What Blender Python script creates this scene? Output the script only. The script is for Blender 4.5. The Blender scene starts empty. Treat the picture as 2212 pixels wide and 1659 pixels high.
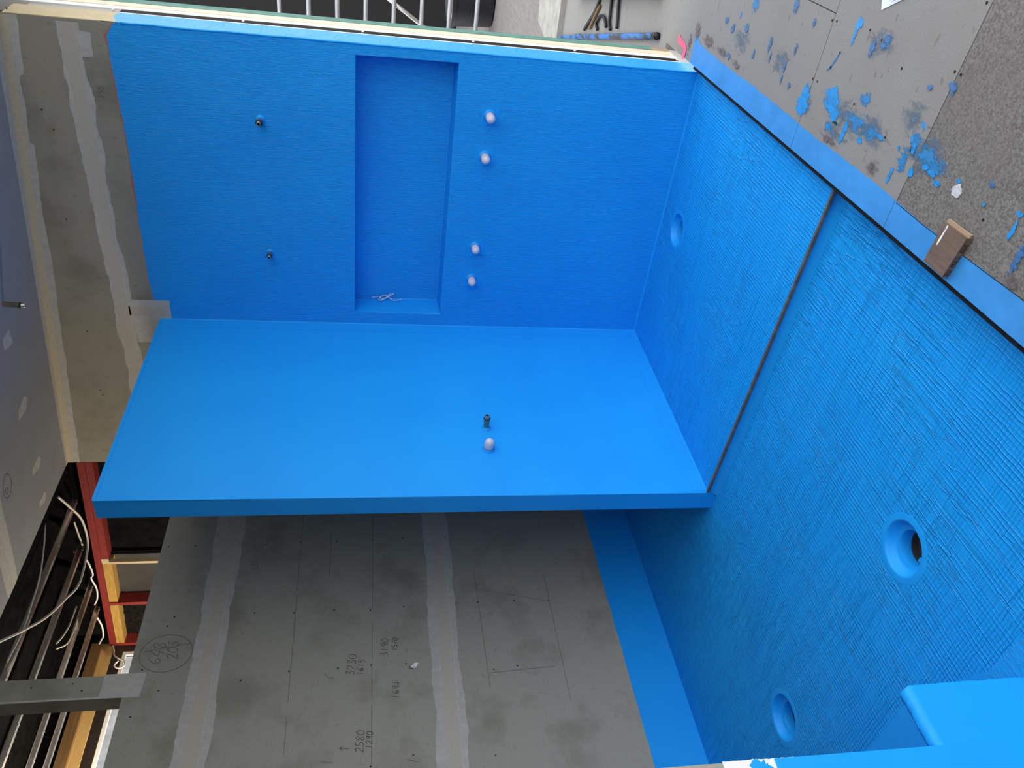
import bpy, bmesh, math, random
from mathutils import Vector, Matrix, noise as mnoise
random.seed(7)
S = bpy.context.scene
COL = S.collection

# ------------------------------------------------------------------ camera
CX = Vector((0.135326, 0.118795, -0.983654))
CY = Vector((-0.609620, 0.792605, 0.011854))
CZ = Vector((0.781057, 0.598051, 0.179680))
CPOS = Vector((3.98751, 2.62550, 1.63396))
FPX = 1737.09
cam_d = bpy.data.cameras.new('camera')
cam_d.sensor_fit = 'HORIZONTAL'; cam_d.sensor_width = 36.0
cam_d.lens = 36.0 * FPX / 2212.0
cam_d.clip_start = 0.02; cam_d.clip_end = 200
cam = bpy.data.objects.new('camera', cam_d)
M = Matrix.Identity(4)
for i, a in enumerate((CX, CY, CZ)):
    for r in range(3): M[r][i] = a[r]
for r in range(3): M[r][3] = CPOS[r]
cam.matrix_world = M
COL.objects.link(cam); S.camera = cam

# ------------------------------------------------------------------ world, exposure
W = bpy.data.worlds.new('overcast_sky'); S.world = W; W.use_nodes = True
bg = W.node_tree.nodes['Background']
bg.inputs['Color'].default_value = (0.95, 0.97, 1.0, 1)
bg.inputs['Strength'].default_value = 1.0
S.view_settings.view_transform = 'Standard'
S.view_settings.look = 'None'
S.view_settings.gamma = 1.0
S.view_settings.use_curve_mapping = False
S.view_settings.exposure = 1.38

# ------------------------------------------------------------------ pixel -> point on a known plane (0 x, 1 y, 2 z)
def px(u, v, ax, val):
    d = CX * ((u - 1106.0) / FPX) + CY * (-(v - 829.5) / FPX) - CZ
    return CPOS + d * ((val - CPOS[ax]) / d[ax])
def ceil_z(y): return 3.2235 + 0.0897 * (1.436 - y)

# ------------------------------------------------------------------ materials
def new_mat(name):
    m = bpy.data.materials.new(name); m.use_nodes = True
    nt = m.node_tree
    return m, nt, nt.nodes, nt.links, nt.nodes['Principled BSDF']
def N(nt, t, **kw):
    n = nt.nodes.new(t)
    for k, v in kw.items():
        if k in n.inputs: n.inputs[k].default_value = v
        else: setattr(n, k, v)
    return n
def coords(nt, scale=(1, 1, 1), rot=(0, 0, 0)):
    tc = nt.nodes.new('ShaderNodeTexCoord'); mp = nt.nodes.new('ShaderNodeMapping')
    mp.inputs['Scale'].default_value = scale; mp.inputs['Rotation'].default_value = rot
    nt.links.new(tc.outputs['Object'], mp.inputs['Vector'])
    return mp.outputs['Vector']
def noise(nt, vec, scale, detail=4, rough=.55, dist=0.0):
    n = N(nt, 'ShaderNodeTexNoise', Scale=scale, Detail=detail, Roughness=rough, Distortion=dist)
    nt.links.new(vec, n.inputs['Vector']); return n.outputs['Fac']
def ramp(nt, fac, stops):
    r = nt.nodes.new('ShaderNodeValToRGB'); e = r.color_ramp.elements
    while len(e) < len(stops): e.new(0.5)
    for i, (p, c) in enumerate(stops):
        e[i].position = p; e[i].color = (c if hasattr(c, '__len__') else (c, c, c)) + (1,) if not hasattr(c, '__len__') or len(c) == 3 else c
    nt.links.new(fac, r.inputs['Fac']); return r.outputs['Color']
def math2(nt, op, a, b):
    n = nt.nodes.new('ShaderNodeMath'); n.operation = op
    for i, x in enumerate((a, b)):
        if isinstance(x, (int, float)): n.inputs[i].default_value = x
        else: nt.links.new(x, n.inputs[i])
    return n.outputs[0]
def mixc(nt, fac, a, b):
    n = nt.nodes.new('ShaderNodeMix'); n.data_type = 'RGBA'
    for sock, x in ((n.inputs[0], fac), (n.inputs[6], a), (n.inputs[7], b)):
        if isinstance(x, tuple): sock.default_value = x + (1,) if len(x) == 3 else x
        elif isinstance(x, (int, float)): sock.default_value = x
        else: nt.links.new(x, sock)
    return n.outputs[2]
def bump(nt, bsdf, h, strength=.3, dist=.002):
    b = N(nt, 'ShaderNodeBump', Strength=strength, Distance=dist)
    nt.links.new(h, b.inputs['Height']); nt.links.new(b.outputs['Normal'], bsdf.inputs['Normal'])

def simple(name, col, rough=.6, metal=0.0, var=.12, scale=30, bmp=.15, sc=(1, 1, 1), spec=.4, bdist=.002):
    m, nt, n, l, b = new_mat(name)
    v = coords(nt, sc)
    f = noise(nt, v, scale, 5)
    lo = tuple(max(0, c * (1 - var)) for c in col); hi = tuple(min(1, c * (1 + var)) for c in col)
    l.new(ramp(nt, f, [(.3, lo), (.7, hi)]), b.inputs['Base Color'])
    b.inputs['Roughness'].default_value = rough; b.inputs['Metallic'].default_value = metal
    b.inputs['Specular IOR Level'].default_value = spec
    if bmp: bump(nt, b, f, bmp, bdist)
    return m

BLUE = (0.010, 0.345, 0.87)
BLUE2 = (0.008, 0.32, 0.85)
def ridge(nt, vec, scale, width=.035, detail=3, dist=.6):
    """thin raised lines: the contour band of a stretched noise"""
    f = noise(nt, vec, scale, detail, .5, dist)
    d = math2(nt, 'ABSOLUTE', math2(nt, 'SUBTRACT', f, .5), 0)
    return math2(nt, 'MAXIMUM', math2(nt, 'SUBTRACT', 1.0, math2(nt, 'DIVIDE', d, width)), 0.0)
def membrane(name, mode):
    m, nt, n, l, b = new_mat(name)
    v0 = coords(nt)
    f = noise(nt, v0, 2.2, 3)
    l.new(ramp(nt, f, [(.35, BLUE2), (.65, BLUE)]), b.inputs['Base Color'])
    b.inputs['Roughness'].default_value = .42 if mode != 'smooth' else .5
    b.inputs['Specular IOR Level'].default_value = .26
    fine = noise(nt, v0, 160, 3)
    if mode == 'floor':
        def wav(direction, scale, dist, dscale):
            w = N(nt, 'ShaderNodeTexWave', Scale=scale, Distortion=dist, Detail=2.0)
            w.inputs['Detail Scale'].default_value = dscale; w.wave_type = 'BANDS'; w.bands_direction = direction
            l.new(v0, w.inputs['Vector']); return math2(nt, 'POWER', w.outputs['Fac'], 4.0)
        def mask(vec, lo, hi, sc=1.0): return ramp(nt, noise(nt, vec, sc, 3), [(lo, 0.0), (hi, 1.0)])
        lx = math2(nt, 'MULTIPLY', wav('Y', 21, 2.2, .9), mask(coords(nt, (2.2, 30, 5)), .30, .62))     # strokes along x
        ly = math2(nt, 'MULTIPLY', wav('X', 23, 2.0, .8), mask(coords(nt, (26, 2.6, 5)), .28, .60))     # strokes along y
        fx = noise(nt, coords(nt, (6, 170, 10)), 1.0, 3, .6, .3)
        fy = noise(nt, coords(nt, (170, 7, 10)), 1.0, 3, .6, .3)
        r1 = math2(nt, 'MULTIPLY', ridge(nt, coords(nt, (3.0, 34, 8)), 1.0, .022, 2, .7), mask(v0, .45, .6, 2.1))
        r2 = math2(nt, 'MULTIPLY', ridge(nt, coords(nt, (30, 3, 8), (0, 0, .15)), 1.0, .022, 2, .7), mask(v0, .45, .6, 1.7))
        h = math2(nt, 'ADD', math2(nt, 'MULTIPLY', lx, .42), math2(nt, 'MULTIPLY', ly, .5))
        h = math2(nt, 'ADD', h, math2(nt, 'ADD', math2(nt, 'MULTIPLY', fx, .30), math2(nt, 'MULTIPLY', fy, .30)))
        h = math2(nt, 'ADD', h, math2(nt, 'ADD', math2(nt, 'MULTIPLY', r1, .55), math2(nt, 'MULTIPLY', r2, .45)))
        h = math2(nt, 'ADD', h, math2(nt, 'MULTIPLY', fine, .15))
        bump(nt, b, h, 1.0, .0050)
    elif mode == 'wall':
        a = noise(nt, coords(nt, (14, 130, 16)), 1.0, 4, .6, .7)
        r1 = ridge(nt, coords(nt, (10, 70, 10)), 1.0, .035, 2, 1.0)
        h = math2(nt, 'ADD', math2(nt, 'MULTIPLY', a, .9), math2(nt, 'MULTIPLY', r1, .3))
        h = math2(nt, 'ADD', h, math2(nt, 'MULTIPLY', fine, .15))
        bump(nt, b, h, .8, .0042)
    else:
        a = noise(nt, coords(nt, (9, 20, 60)), 1.0, 3, .5, .3)
        h = math2(nt, 'ADD', math2(nt, 'MULTIPLY', fine, .6), math2(nt, 'MULTIPLY', a, .25))
        bump(nt, b, h, .12, .002)
    return m
M_WALL = membrane('blue_membrane_wall', 'wall')
M_FLOOR = membrane('blue_membrane_floor', 'floor')
M_SMOOTH = membrane('blue_membrane_smooth', 'smooth')

def cement(name, lo, hi, stain):
    m, nt, n, l, b = new_mat(name)
    v = coords(nt)
    big = noise(nt, v, 3.0, 5, .6)
    fine = noise(nt, coords(nt, (25, 25, 140)), 1.0, 5, .7)
    base = mixc(nt, fine, lo, hi)
    spots = ramp(nt, big, [(.50, 0.0), (.66, 1.0)])
    base = mixc(nt, math2(nt, 'MULTIPLY', spots, .8), base, stain)
    dots = ramp(nt, noise(nt, v, 26, 2), [(.66, 0.0), (.72, 1.0)])
    base = mixc(nt, math2(nt, 'MULTIPLY', dots, .45), base, stain)
    l.new(base, b.inputs['Base Color'])
    b.inputs['Roughness'].default_value = .75; b.inputs['Specular IOR Level'].default_value = .25
    bump(nt, b, fine, .08, .001)
    return m
M_CEM = cement('fibre_cement', (.285, .27, .215), (.37, .355, .295), (.225, .21, .16))
M_CEM2 = cement('fibre_cement_upper', (.255, .23, .175), (.335, .305, .24), (.20, .178, .13))
M_GAP = simple('dark_joint', (.02, .02, .02), .9, bmp=0)  # dark line of the gap along a sheet edge
M_COMP = simple('joint_compound', (.45, .43, .38), .8, var=.10, scale=25, bmp=.2)
M_COMP2 = simple('joint_compound_thick', (.47, .45, .395), .8, var=.08, scale=40, bmp=.1)
M_TAPE = simple('paper_tape', (.46, .415, .335), .85, var=.06, scale=120, bmp=.1)
M_COVE = simple('corner_tape', (.50, .44, .32), .85, var=.08, scale=60, bmp=.1)
M_CEIL = simple('plasterboard_lining', (.27, .265, .265), .85, var=.05, scale=5, bmp=0)
M_PRIMER = simple('pink_primer', (.38, .14, .12), .7)
M_BOARD = None
def board_mat(name, lo, hi, speck, sc=260, dirt=(.22, .2, .185)):
    m, nt, n, l, b = new_mat(name)
    v = coords(nt)
    f = noise(nt, v, sc, 3, .7)
    g = noise(nt, v, 2.6, 5, .6)
    c = mixc(nt, ramp(nt, f, [(.35, 0.0), (.65, 1.0)]), lo, hi)
    c = mixc(nt, math2(nt, 'MULTIPLY', ramp(nt, g, [(.5, 0.0), (.72, 1.0)]), .5), c, dirt)
    sp = ramp(nt, noise(nt, coords(nt, (34, 15, 20)), 1.0, 2, .5), [(.665, 0.0), (.70, 1.0)])
    c = mixc(nt, math2(nt, 'MULTIPLY', sp, .45), c, speck)
    l.new(c, b.inputs['Base Color'])
    b.inputs['Roughness'].default_value = .8; b.inputs['Specular IOR Level'].default_value = .25
    bump(nt, b, f, .15, .001)
    return m
M_BOARD = board_mat('floor_sheet', (.205, .20, .19), (.285, .278, .268), (.12, .105, .10))
M_BOARD2 = board_mat('floor_sheet_rough', (.095, .087, .08), (.235, .22, .205), (.08, .07, .065), 150, (.15, .135, .125))
M_PAINT = simple('blue_paint_on_board', (.045, .27, .66), .5, var=.12, scale=9, bmp=.2)
def worn_paint(name, col, cover, fs, soft=.05, bm_=.3):
    """dried paint film, broken up where it was scuffed; thins out to nothing at the rim"""
    m, nt, n, l, b = new_mat(name)
    tc = nt.nodes.new('ShaderNodeTexCoord')
    dd = nt.nodes.new('ShaderNodeVectorMath'); dd.operation = 'DISTANCE'; dd.inputs[1].default_value = (.5, .5, .5)
    sep = nt.nodes.new('ShaderNodeSeparateXYZ'); l.new(tc.outputs['Generated'], sep.inputs[0])
    cmb = nt.nodes.new('ShaderNodeCombineXYZ'); l.new(sep.outputs[0], cmb.inputs[0]); l.new(sep.outputs[1], cmb.inputs[1]); cmb.inputs[2].default_value = .5
    l.new(cmb.outputs[0], dd.inputs[0])
    f = noise(nt, coords(nt, (1, 2.2, 1), (0, 0, .6)), fs, 6, .68, .5)
    val = math2(nt, 'SUBTRACT', math2(nt, 'ADD', f, cover), math2(nt, 'MULTIPLY', dd.outputs['Value'], .95))
    al = ramp(nt, val, [(.5 - soft, 0.0), (.5 + soft, 1.0)])
    l.new(al, b.inputs['Alpha'])
    lo = tuple(c * .7 for c in col)
    l.new(ramp(nt, f, [(.35, lo), (.65, col)]), b.inputs['Base Color']); b.inputs['Roughness'].default_value = .42
    bump(nt, b, f, bm_, .002)
    return m
M_SMEAR = worn_paint('scuffed_blue_paint', (.03, .22, .50), .18, 30)
M_SMEAR2 = worn_paint('rubbed_blue_haze', (.12, .19, .27), .09, 22, .16, .05)
M_BLOB = worn_paint('wet_blue_paint', (.02, .29, .72), .37, 26, .03)
M_BLOBD = worn_paint('dry_blue_paint', (.05, .17, .40), .27, 40, .07, .15)
M_STAIN = worn_paint('brown_primer_stain', (.17, .13, .12), .16, 34, .10, .05)
M_SPLAT = worn_paint('white_splat', (.62, .62, .66), .45, 60, .04)
M_DARK = simple('black_trim', (.010, .010, .011), .7, bmp=0, var=.05, spec=.12)
M_ANGLE = simple('aluminium_angle', (.13, .12, .10), .5, .2, bmp=.1, var=.35, scale=30)
M_SIDE = simple('side_wall_lining', (.20, .20, .20), .8, var=.04, bmp=0)  # low tone limits light bounced onto the niche wall
M_WHITE = simple('white_frame', (.82, .81, .79), .5, bmp=0, var=.03)
M_CREAM = simple('cream_timber', (.74, .64, .47), .55, var=.06, scale=6, sc=(8, 8, .6), bmp=0)
M_TAN = simple('tan_lining', (.56, .46, .28), .75, var=.06, scale=20, bmp=.05)
M_GREEN = simple('green_treated_board', (.10, .24, .20), .7, var=.25, scale=14, sc=(4, 4, .7))
M_PLUG = simple('milky_plastic', (.62, .58, .68), .3, var=.08, bmp=0, spec=.6)
M_BRASS = simple('dull_brass', (.30, .26, .21), .35, .75, var=.2, scale=60, bmp=.1)
M_RING = simple('rubber_ring', (.015, .015, .015), .5, bmp=0)
M_HOLE = simple('dark_bore', (.01, .01, .012), .9, bmp=0)
M_CABLE = simple('white_cable', (.72, .68, .68), .45, var=.05, bmp=0)
M_CABLEG = simple('grey_cable', (.62, .58, .54), .5, var=.05, bmp=0)
M_RED = simple('red_stained_timber', (.21, .018, .014), .7, var=.25, scale=10, sc=(10, 1, 10))
M_YEL = simple('yellow_timber', (.42, .25, .055), .7, var=.25, scale=14, sc=(10, 1, 10))
M_PINE = simple('pale_pine', (.52, .40, .24), .7, var=.15, scale=14, sc=(10, 10, 1))
M_YEL_LIT = simple('yellow_timber_lit', (.62, .40, .15), .65, var=.12, scale=8, sc=(.6, 8, 8))  # yellow timber with its lit brightness put into the colour
M_BRN = simple('brown_timber', (.22, .125, .05), .7, var=.2, scale=8, sc=(.6, 8, 8))
M_WRAP = simple('black_building_wrap', (.005, .005, .005), .9, var=.5, scale=12, bmp=.4, bdist=.01, spec=.04)
M_SHEETG = simple('grey_metal_sheet', (.055, .052, .05), .5, .3, var=.3, scale=4)
M_INSUL = simple('black_insulation', (.012, .010, .009), .95, var=.6, scale=40, bmp=.7, bdist=.02, spec=.05)
M_STEEL = simple('galvanised_steel', (.55, .53, .50), .28, .95, var=.2, scale=30, bmp=.05)
M_WINF = simple('bronze_window_frame', (.05, .04, .035), .4, .4, bmp=0)
M_WOOD = simple('brown_offcut', (.155, .105, .075), .6, var=.22, scale=7, sc=(1.5, 12, 12), bmp=.2)
M_WOODE = simple('offcut_end_grain', (.36, .25, .16), .7, var=.15, scale=30)
M_INK = simple('black_ink', (.012, .012, .012), .6, bmp=0)
M_PENCIL = simple('pencil_lead', (.12, .118, .11), .6, bmp=0)
M_PINK = simple('pink_marker_paint', (.85, .12, .22), .5, var=.1, bmp=.1)
M_PAPER = simple('white_paper', (.72, .76, .85), .6, var=.05, scale=8)
M_TUB = simple('black_plastic', (.012, .013, .018), .4, var=.1, bmp=0)
M_POST = simple('scaffold_tube', (.36, .37, .40), .4, .5, var=.12, scale=9)
M_CONC = simple('concrete_slab', (.33, .32, .295), .85, var=.2, scale=9, bmp=.2)
M_DECK = simple('grey_decking', (.20, .185, .175), .8, var=.2, scale=5, sc=(1, 14, 1), bmp=.2)
M_BACKD = simple('backdrop_black', (.012, .012, .012), .95, bmp=0)  # black of the backdrop that stands for the dark distance
M_PLASTER = simple('wall_paint', (.45, .44, .42), .8, var=.04, bmp=0)
def glass():
    m, nt, n, l, b = new_mat('window_glass')
    b.inputs['Base Color'].default_value = (.95, .97, 1, 1); b.inputs['Roughness'].default_value = .02
    b.inputs['Transmission Weight'].default_value = 1.0; b.inputs['IOR'].default_value = 1.1
    return m
M_GLASS = glass()
def pole_mat():
    m, nt, n, l, b = new_mat('paint_covered_pole')
    f = noise(nt, coords(nt, (5, 14, 14)), 1.0, 5, .65)
    l.new(mixc(nt, ramp(nt, f, [(.45, 0.0), (.55, 1.0)]), (.05, .05, .052), (.03, .17, .50)), b.inputs['Base Color'])
    b.inputs['Roughness'].default_value = .55
    return m
M_POLE = pole_mat()

# ------------------------------------------------------------------ object helpers
def link(name, me, mat=None, parent=None):
    o = bpy.data.objects.new(name, me); COL.objects.link(o)
    if mat: me.materials.append(mat)
    if parent: o.parent = parent
    return o
def empty(name, loc=(0, 0, 0)):
    o = bpy.data.objects.new(name, None); o.empty_display_size = .05; o.location = loc; COL.objects.link(o); return o
def tag(o, label, cat=None, group=None, kind=None):
    o['label'] = label
    if cat: o['category'] = cat
    if group: o['group'] = group
    if kind: o['kind'] = kind
    return o
def from_bm(name, bm, mat, parent=None, smooth=False, recalc=True):
    if recalc: bmesh.ops.recalc_face_normals(bm, faces=bm.faces)
    me = bpy.data.meshes.new(name); bm.to_mesh(me); bm.free()
    if smooth:
        for p in me.polygons: p.use_smooth = True
    o = link(name, me, mat, parent)
    if parent is not None:   # meshes are written in world coordinates
        o.matrix_parent_inverse = Matrix.Translation(parent.location).inverted() if parent.type == 'EMPTY' else Matrix.Identity(4)
    return o
def bm_box(bm, a, b, bevel=0.0):
    xs = sorted((a[0], b[0])); ys = sorted((a[1], b[1])); zs = sorted((a[2], b[2]))
    v = [bm.verts.new((x, y, z)) for x in xs for y in ys for z in zs]
    fs = [bm.faces.new([v[i] for i in q]) for q in ((0, 1, 3, 2), (4, 6, 7, 5), (0, 4, 5, 1), (2, 3, 7, 6), (0, 2, 6, 4), (1, 5, 7, 3))]
    if bevel:
        es = list({e for f in fs for e in f.edges})
        bmesh.ops.bevel(bm, geom=es, offset=bevel, segments=2, affect='EDGES', profile=.6)
    return v
def box(name, a, b, mat, parent=None, bevel=0.0):
    bm = bmesh.new(); bm_box(bm, a, b, bevel); return from_bm(name, bm, mat, parent)
def bm_prism(bm, pts, direction):
    """closed prism from a planar polygon swept along direction"""
    d = Vector(direction)
    a = [bm.verts.new(Vector(p)) for p in pts]; b = [bm.verts.new(Vector(p) + d) for p in pts]
    bm.faces.new(a); bm.faces.new(b[::-1]); n = len(a)
    for i in range(n): bm.faces.new((a[i], b[i], b[(i + 1) % n], a[(i + 1) % n]))
def prism(name, pts, direction, mat, parent=None):
    bm = bmesh.new(); bm_prism(bm, pts, direction); return from_bm(name, bm, mat, parent)
def frame_of(d):
    d = Vector(d).normalized()
    a = Vector((0, 0, 1)) if abs(d.z) < .9 else Vector((1, 0, 0))
    u = d.cross(a).normalized(); return d, u, d.cross(u)
def bm_lathe(bm, origin, axis, prof, seg=24, cap=True):
    """prof: list of (distance along axis, radius)"""
    d, u, w = frame_of(axis); o = Vector(origin); rings = []
    for t, r in prof:
        rings.append([bm.verts.new(o + d * t + (u * math.cos(2 * math.pi * k / seg) + w * math.sin(2 * math.pi * k / seg)) * r) for k in range(seg)])
    for A, B in zip(rings, rings[1:]):
        for k in range(seg): bm.faces.new((A[k], A[(k + 1) % seg], B[(k + 1) % seg], B[k]))
    if cap:
        bm.faces.new(rings[0]); bm.faces.new(rings[-1][::-1])
def lathe(name, origin, axis, prof, mat, parent=None, seg=24, cap=True, smooth=True):
    bm = bmesh.new(); bm_lathe(bm, origin, axis, prof, seg, cap)
    o = from_bm(name, bm, mat, parent, smooth)
    if smooth:
        try: o.data.set_sharp_from_angle(angle=.7)
        except Exception: pass
    return o
def catmull(pts, n=10):
    P = [Vector(p) for p in pts]; P = [P[0] * 2 - P[1]] + P + [P[-1] * 2 - P[-2]]; out = []
    for i in range(1, len(P) - 2):
        for k in range(n):
            t = k / n; a, b, c, d = P[i - 1], P[i], P[i + 1], P[i + 2]
            out.append(.5 * ((2 * b) + (c - a) * t + (2 * a - 5 * b + 4 * c - d) * t * t + (3 * b - a - 3 * c + d) * t ** 3))
    out.append(P[-2]); return out
def bm_tube(bm, pts, r, seg=8):
    pts = [Vector(p) for p in pts]; rings = []
    up = None
    for i, p in enumerate(pts):
        d = (pts[min(i + 1, len(pts) - 1)] - pts[max(i - 1, 0)]).normalized()
        if up is None: _, up, _ = frame_of(d)
        up = (up - d * up.dot(d)).normalized(); w = d.cross(up)
        rr = r[i] if hasattr(r, '__len__') else r
        rings.append([bm.verts.new(p + (up * math.cos(2 * math.pi * k / seg) + w * math.sin(2 * math.pi * k / seg)) * rr) for k in range(seg)])
    for A, B in zip(rings, rings[1:]):
        for k in range(seg): bm.faces.new((A[k], A[(k + 1) % seg], B[(k + 1) % seg], B[k]))
    bm.faces.new(rings[0]); bm.faces.new(rings[-1][::-1])
def tube(name, pts, r, mat, parent=None, seg=8, n=10):
    bm = bmesh.new(); bm_tube(bm, catmull(pts, n) if n else pts, r, seg); return from_bm(name, bm, mat, parent, True)
def rag(s, seed, f=6.0, a=1.0):
    v = mnoise.noise(Vector((s * f, seed * 7.3, 1.7))) + .5 * mnoise.noise(Vector((s * f * 4.1, seed * 3.1, 9.2))) + .25 * mnoise.noise(Vector((s * f * 13, seed, 4.4)))
    return v * a
class Plane:
    """local frame on a wall: s along, t up, n outward"""
    def __init__(self, o, s, t, n): self.o, self.s, self.t, self.n = Vector(o), Vector(s), Vector(t), Vector(n)
    def p(self, s, t, n=0.0): return self.o + self.s * s + self.t * t + self.n * n
def strip(name, pl, s0, s1, lo, hi, h, mat, parent, amp=.01, f=6.0, seed=1, n=160):
    """thin layer with ragged long edges; lo, hi: functions of s"""
    bm = bmesh.new(); L = []; H = []; L2 = []; H2 = []
    for k in range(n + 1):
        s = s0 + (s1 - s0) * k / n
        a = lo(s) + rag(s, seed, f, amp); b = hi(s) + rag(s, seed + 5.5, f, amp)
        L.append(bm.verts.new(pl.p(s, a, h))); H.append(bm.verts.new(pl.p(s, b, h)))
        L2.append(bm.verts.new(pl.p(s, a, 0))); H2.append(bm.verts.new(pl.p(s, b, 0)))
    for k in range(n):
        bm.faces.new((L[k], L[k + 1], H[k + 1], H[k]))
        bm.faces.new((L2[k], L2[k + 1], L[k + 1], L[k])); bm.faces.new((H[k], H[k + 1], H2[k + 1], H2[k]))
    bm.faces.new((L[0], H[0], H2[0], L2[0])); bm.faces.new((L[n], L2[n], H2[n], H[n]))
    return from_bm(name, bm, mat, parent)
def blob(name, pl, s, t, rs, rt, ang, h, mat, parent, seed=1, amp=.35, n=40, fr=2.0):
    bm = bmesh.new(); top = []; bot = []
    for k in range(n):
        a = 2 * math.pi * k / n
        r = 1 + amp * (mnoise.noise(Vector((math.cos(a) * fr, math.sin(a) * fr, seed * 3.7))) + .5 * mnoise.noise(Vector((math.cos(a) * fr * 3, math.sin(a) * fr * 3, seed * 1.9))))
        x, y = math.cos(a) * rs * r, math.sin(a) * rt * r
        q = (s + x * math.cos(ang) - y * math.sin(ang), t + x * math.sin(ang) + y * math.cos(ang))
        top.append(bm.verts.new(pl.p(q[0], q[1], h))); bot.append(bm.verts.new(pl.p(q[0], q[1], 0)))
    bm.faces.new(top)
    for k in range(n): bm.faces.new((bot[k], bot[(k + 1) % n], top[(k + 1) % n], top[k]))
    return from_bm(name, bm, mat, parent)
def poly_patch(name, pl, pts, h, mat, parent):
    bm = bmesh.new(); top = [bm.verts.new(pl.p(s, t, h)) for s, t in pts]; bot = [bm.verts.new(pl.p(s, t, 0)) for s, t in pts]
    bm.faces.new(top); n = len(pts)
    for k in range(n): bm.faces.new((bot[k], bot[(k + 1) % n], top[(k + 1) % n], top[k]))
    return from_bm(name, bm, mat, parent)
def grid_with_holes(name, outer, holes, z, depth, mat, parent=None):
    bm = bmesh.new(); loops = []
    for loop in [outer] + holes:
        vs = [bm.verts.new((x, y, z)) for x, y in loop]
        loops.append(vs)
        for i in range(len(vs)): bm.edges.new((vs[i], vs[(i + 1) % len(vs)]))
    bmesh.ops.triangle_fill(bm, use_beauty=True, use_dissolve=False, edges=bm.edges[:], normal=(0, 0, 1))
    for f in bm.faces:
        if f.normal.z < 0: f.normal_flip()
    for vs in loops[:1]:
        lo = [bm.verts.new((v.co.x, v.co.y, z - depth)) for v in vs]
        for i in range(len(vs)): bm.faces.new((vs[i], lo[i], lo[(i + 1) % len(vs)], vs[(i + 1) % len(vs)]))
    return from_bm(name, bm, mat, parent)
def circle(cx, cy, r, n=40): return [(cx + r * math.cos(2 * math.pi * k / n), cy + r * math.sin(2 * math.pi * k / n)) for k in range(n)]

# hand lettering as narrow raised strokes (unit box 0..0.6 x 0..1)
GL = {'0': [[(.3, 1), (.05, .75), (.03, .3), (.25, 0), (.5, .2), (.55, .7), (.32, 1)]], '1': [[(.3, 1), (.26, 0)]],
      '2': [[(.05, .8), (.25, 1), (.5, .82), (.4, .5), (.05, .03), (.55, .06)]],
      '3': [[(.05, .95), (.5, 1), (.22, .58), (.5, .4), (.42, .06), (.05, .08)]],
      '5': [[(.5, 1), (.12, .97), (.1, .58), (.42, .56), (.5, .22), (.25, 0), (.03, .1)]],
      '6': [[(.45, 1), (.12, .6), (.06, .2), (.28, 0), (.5, .2), (.36, .42), (.1, .3)]],
      '7': [[(.05, .95), (.55, .98), (.2, 0)]],
      '8': [[(.3, .52), (.08, .75), (.3, 1), (.5, .76), (.1, .25), (.28, 0), (.52, .22), (.3, .52)]],
      '9': [[(.5, .75), (.3, .5), (.08, .72), (.3, 1), (.5, .82), (.42, 0)]],
      '4': [[(.4, 1), (.05, .35), (.55, .35)], [(.42, .6), (.38, 0)]],
      'A': [[(0, .0), (.28, 1), (.55, 0)], [(.1, .4), (.45, .4)]], 'M': [[(0, 0), (.1, 1), (.3, .4), (.5, 1), (.6, 0)]],
      'L': [[(.05, 1), (.05, 0), (.5, 0)]], 'T': [[(0, 1), (.55, 1)], [(.28, 1), (.26, 0)]], 'U': [[(.05, 1), (.08, .1), (.45, .1), (.5, 1)]],
      'R': [[(.05, 0), (.05, 1), (.5, .8), (.08, .5), (.5, 0)]], 'K': [[(.05, 0), (.05, 1)], [(.5, 1), (.08, .5), (.5, 0)]], 'E': [[(.5, 1), (.05, 1), (.05, 0), (.5, 0)], [(.05, .5), (.4, .5)]],
      '(': [[(.35, 1), (.15, .5), (.35, 0)]], '^': [[(.3, 0), (.3, 1)], [(.05, .65), (.3, 1), (.55, .7)]],
      'C': [[(.5, .9), (.2, .9), (.1, .3), (.4, .1)]]}
def bm_stroke(bm, pl, pts, w, h):
    for (a, b) in zip(pts, pts[1:]):
        d = Vector((b[0] - a[0], b[1] - a[1])); 
        if d.length < 1e-6: continue
        d.normalize(); q = Vector((-d.y, d.x)) * w * .5; e = d * w * .4
        c = [(a[0] - e.x + q.x, a[1] - e.y + q.y), (a[0] - e.x - q.x, a[1] - e.y - q.y), (b[0] + e.x - q.x, b[1] + e.y - q.y), (b[0] + e.x + q.x, b[1] + e.y + q.y)]
        bm.faces.new([bm.verts.new(pl.p(s, t, h)) for s, t in c])
def write(name, pl, text, s, t, size, w, mat, parent, h=.0012, slope=0.0):
    bm = bmesh.new()
    for ch in text:
        for st in GL.get(ch, []):
            pts2 = [v.to_2d() for v in catmull([(x, y, 0) for x, y in st], 4)]
            bm_stroke(bm, pl, [(s + (x + .12 * y) * size, t + y * size + slope * (x * size)) for x, y in pts2], w, h)
        s += size * .74; t += slope * size * .74
    o = from_bm(name, bm, mat, parent, recalc=False); o['kind'] = 'stuff' if False else 'thing'; del o['kind']
    return o
def lines(name, pl, polys, w, mat, parent, h=.0012):
    bm = bmesh.new()
    for p in polys: bm_stroke(bm, pl, p, w, h)
    return from_bm(name, bm, mat, parent, recalc=False)

ZA, ZB, ZO = 0.0, -0.04, 0.05          # shower floor, wet floor, outer floor
HP = 2.76                              # partition and rear wall height
YB = -1.083                            # face of rear cement wall
YE = 1.56                              # end of niche wall
def thr(x): return 1.597 + .0278 * x   # inner edge of the threshold

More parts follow.
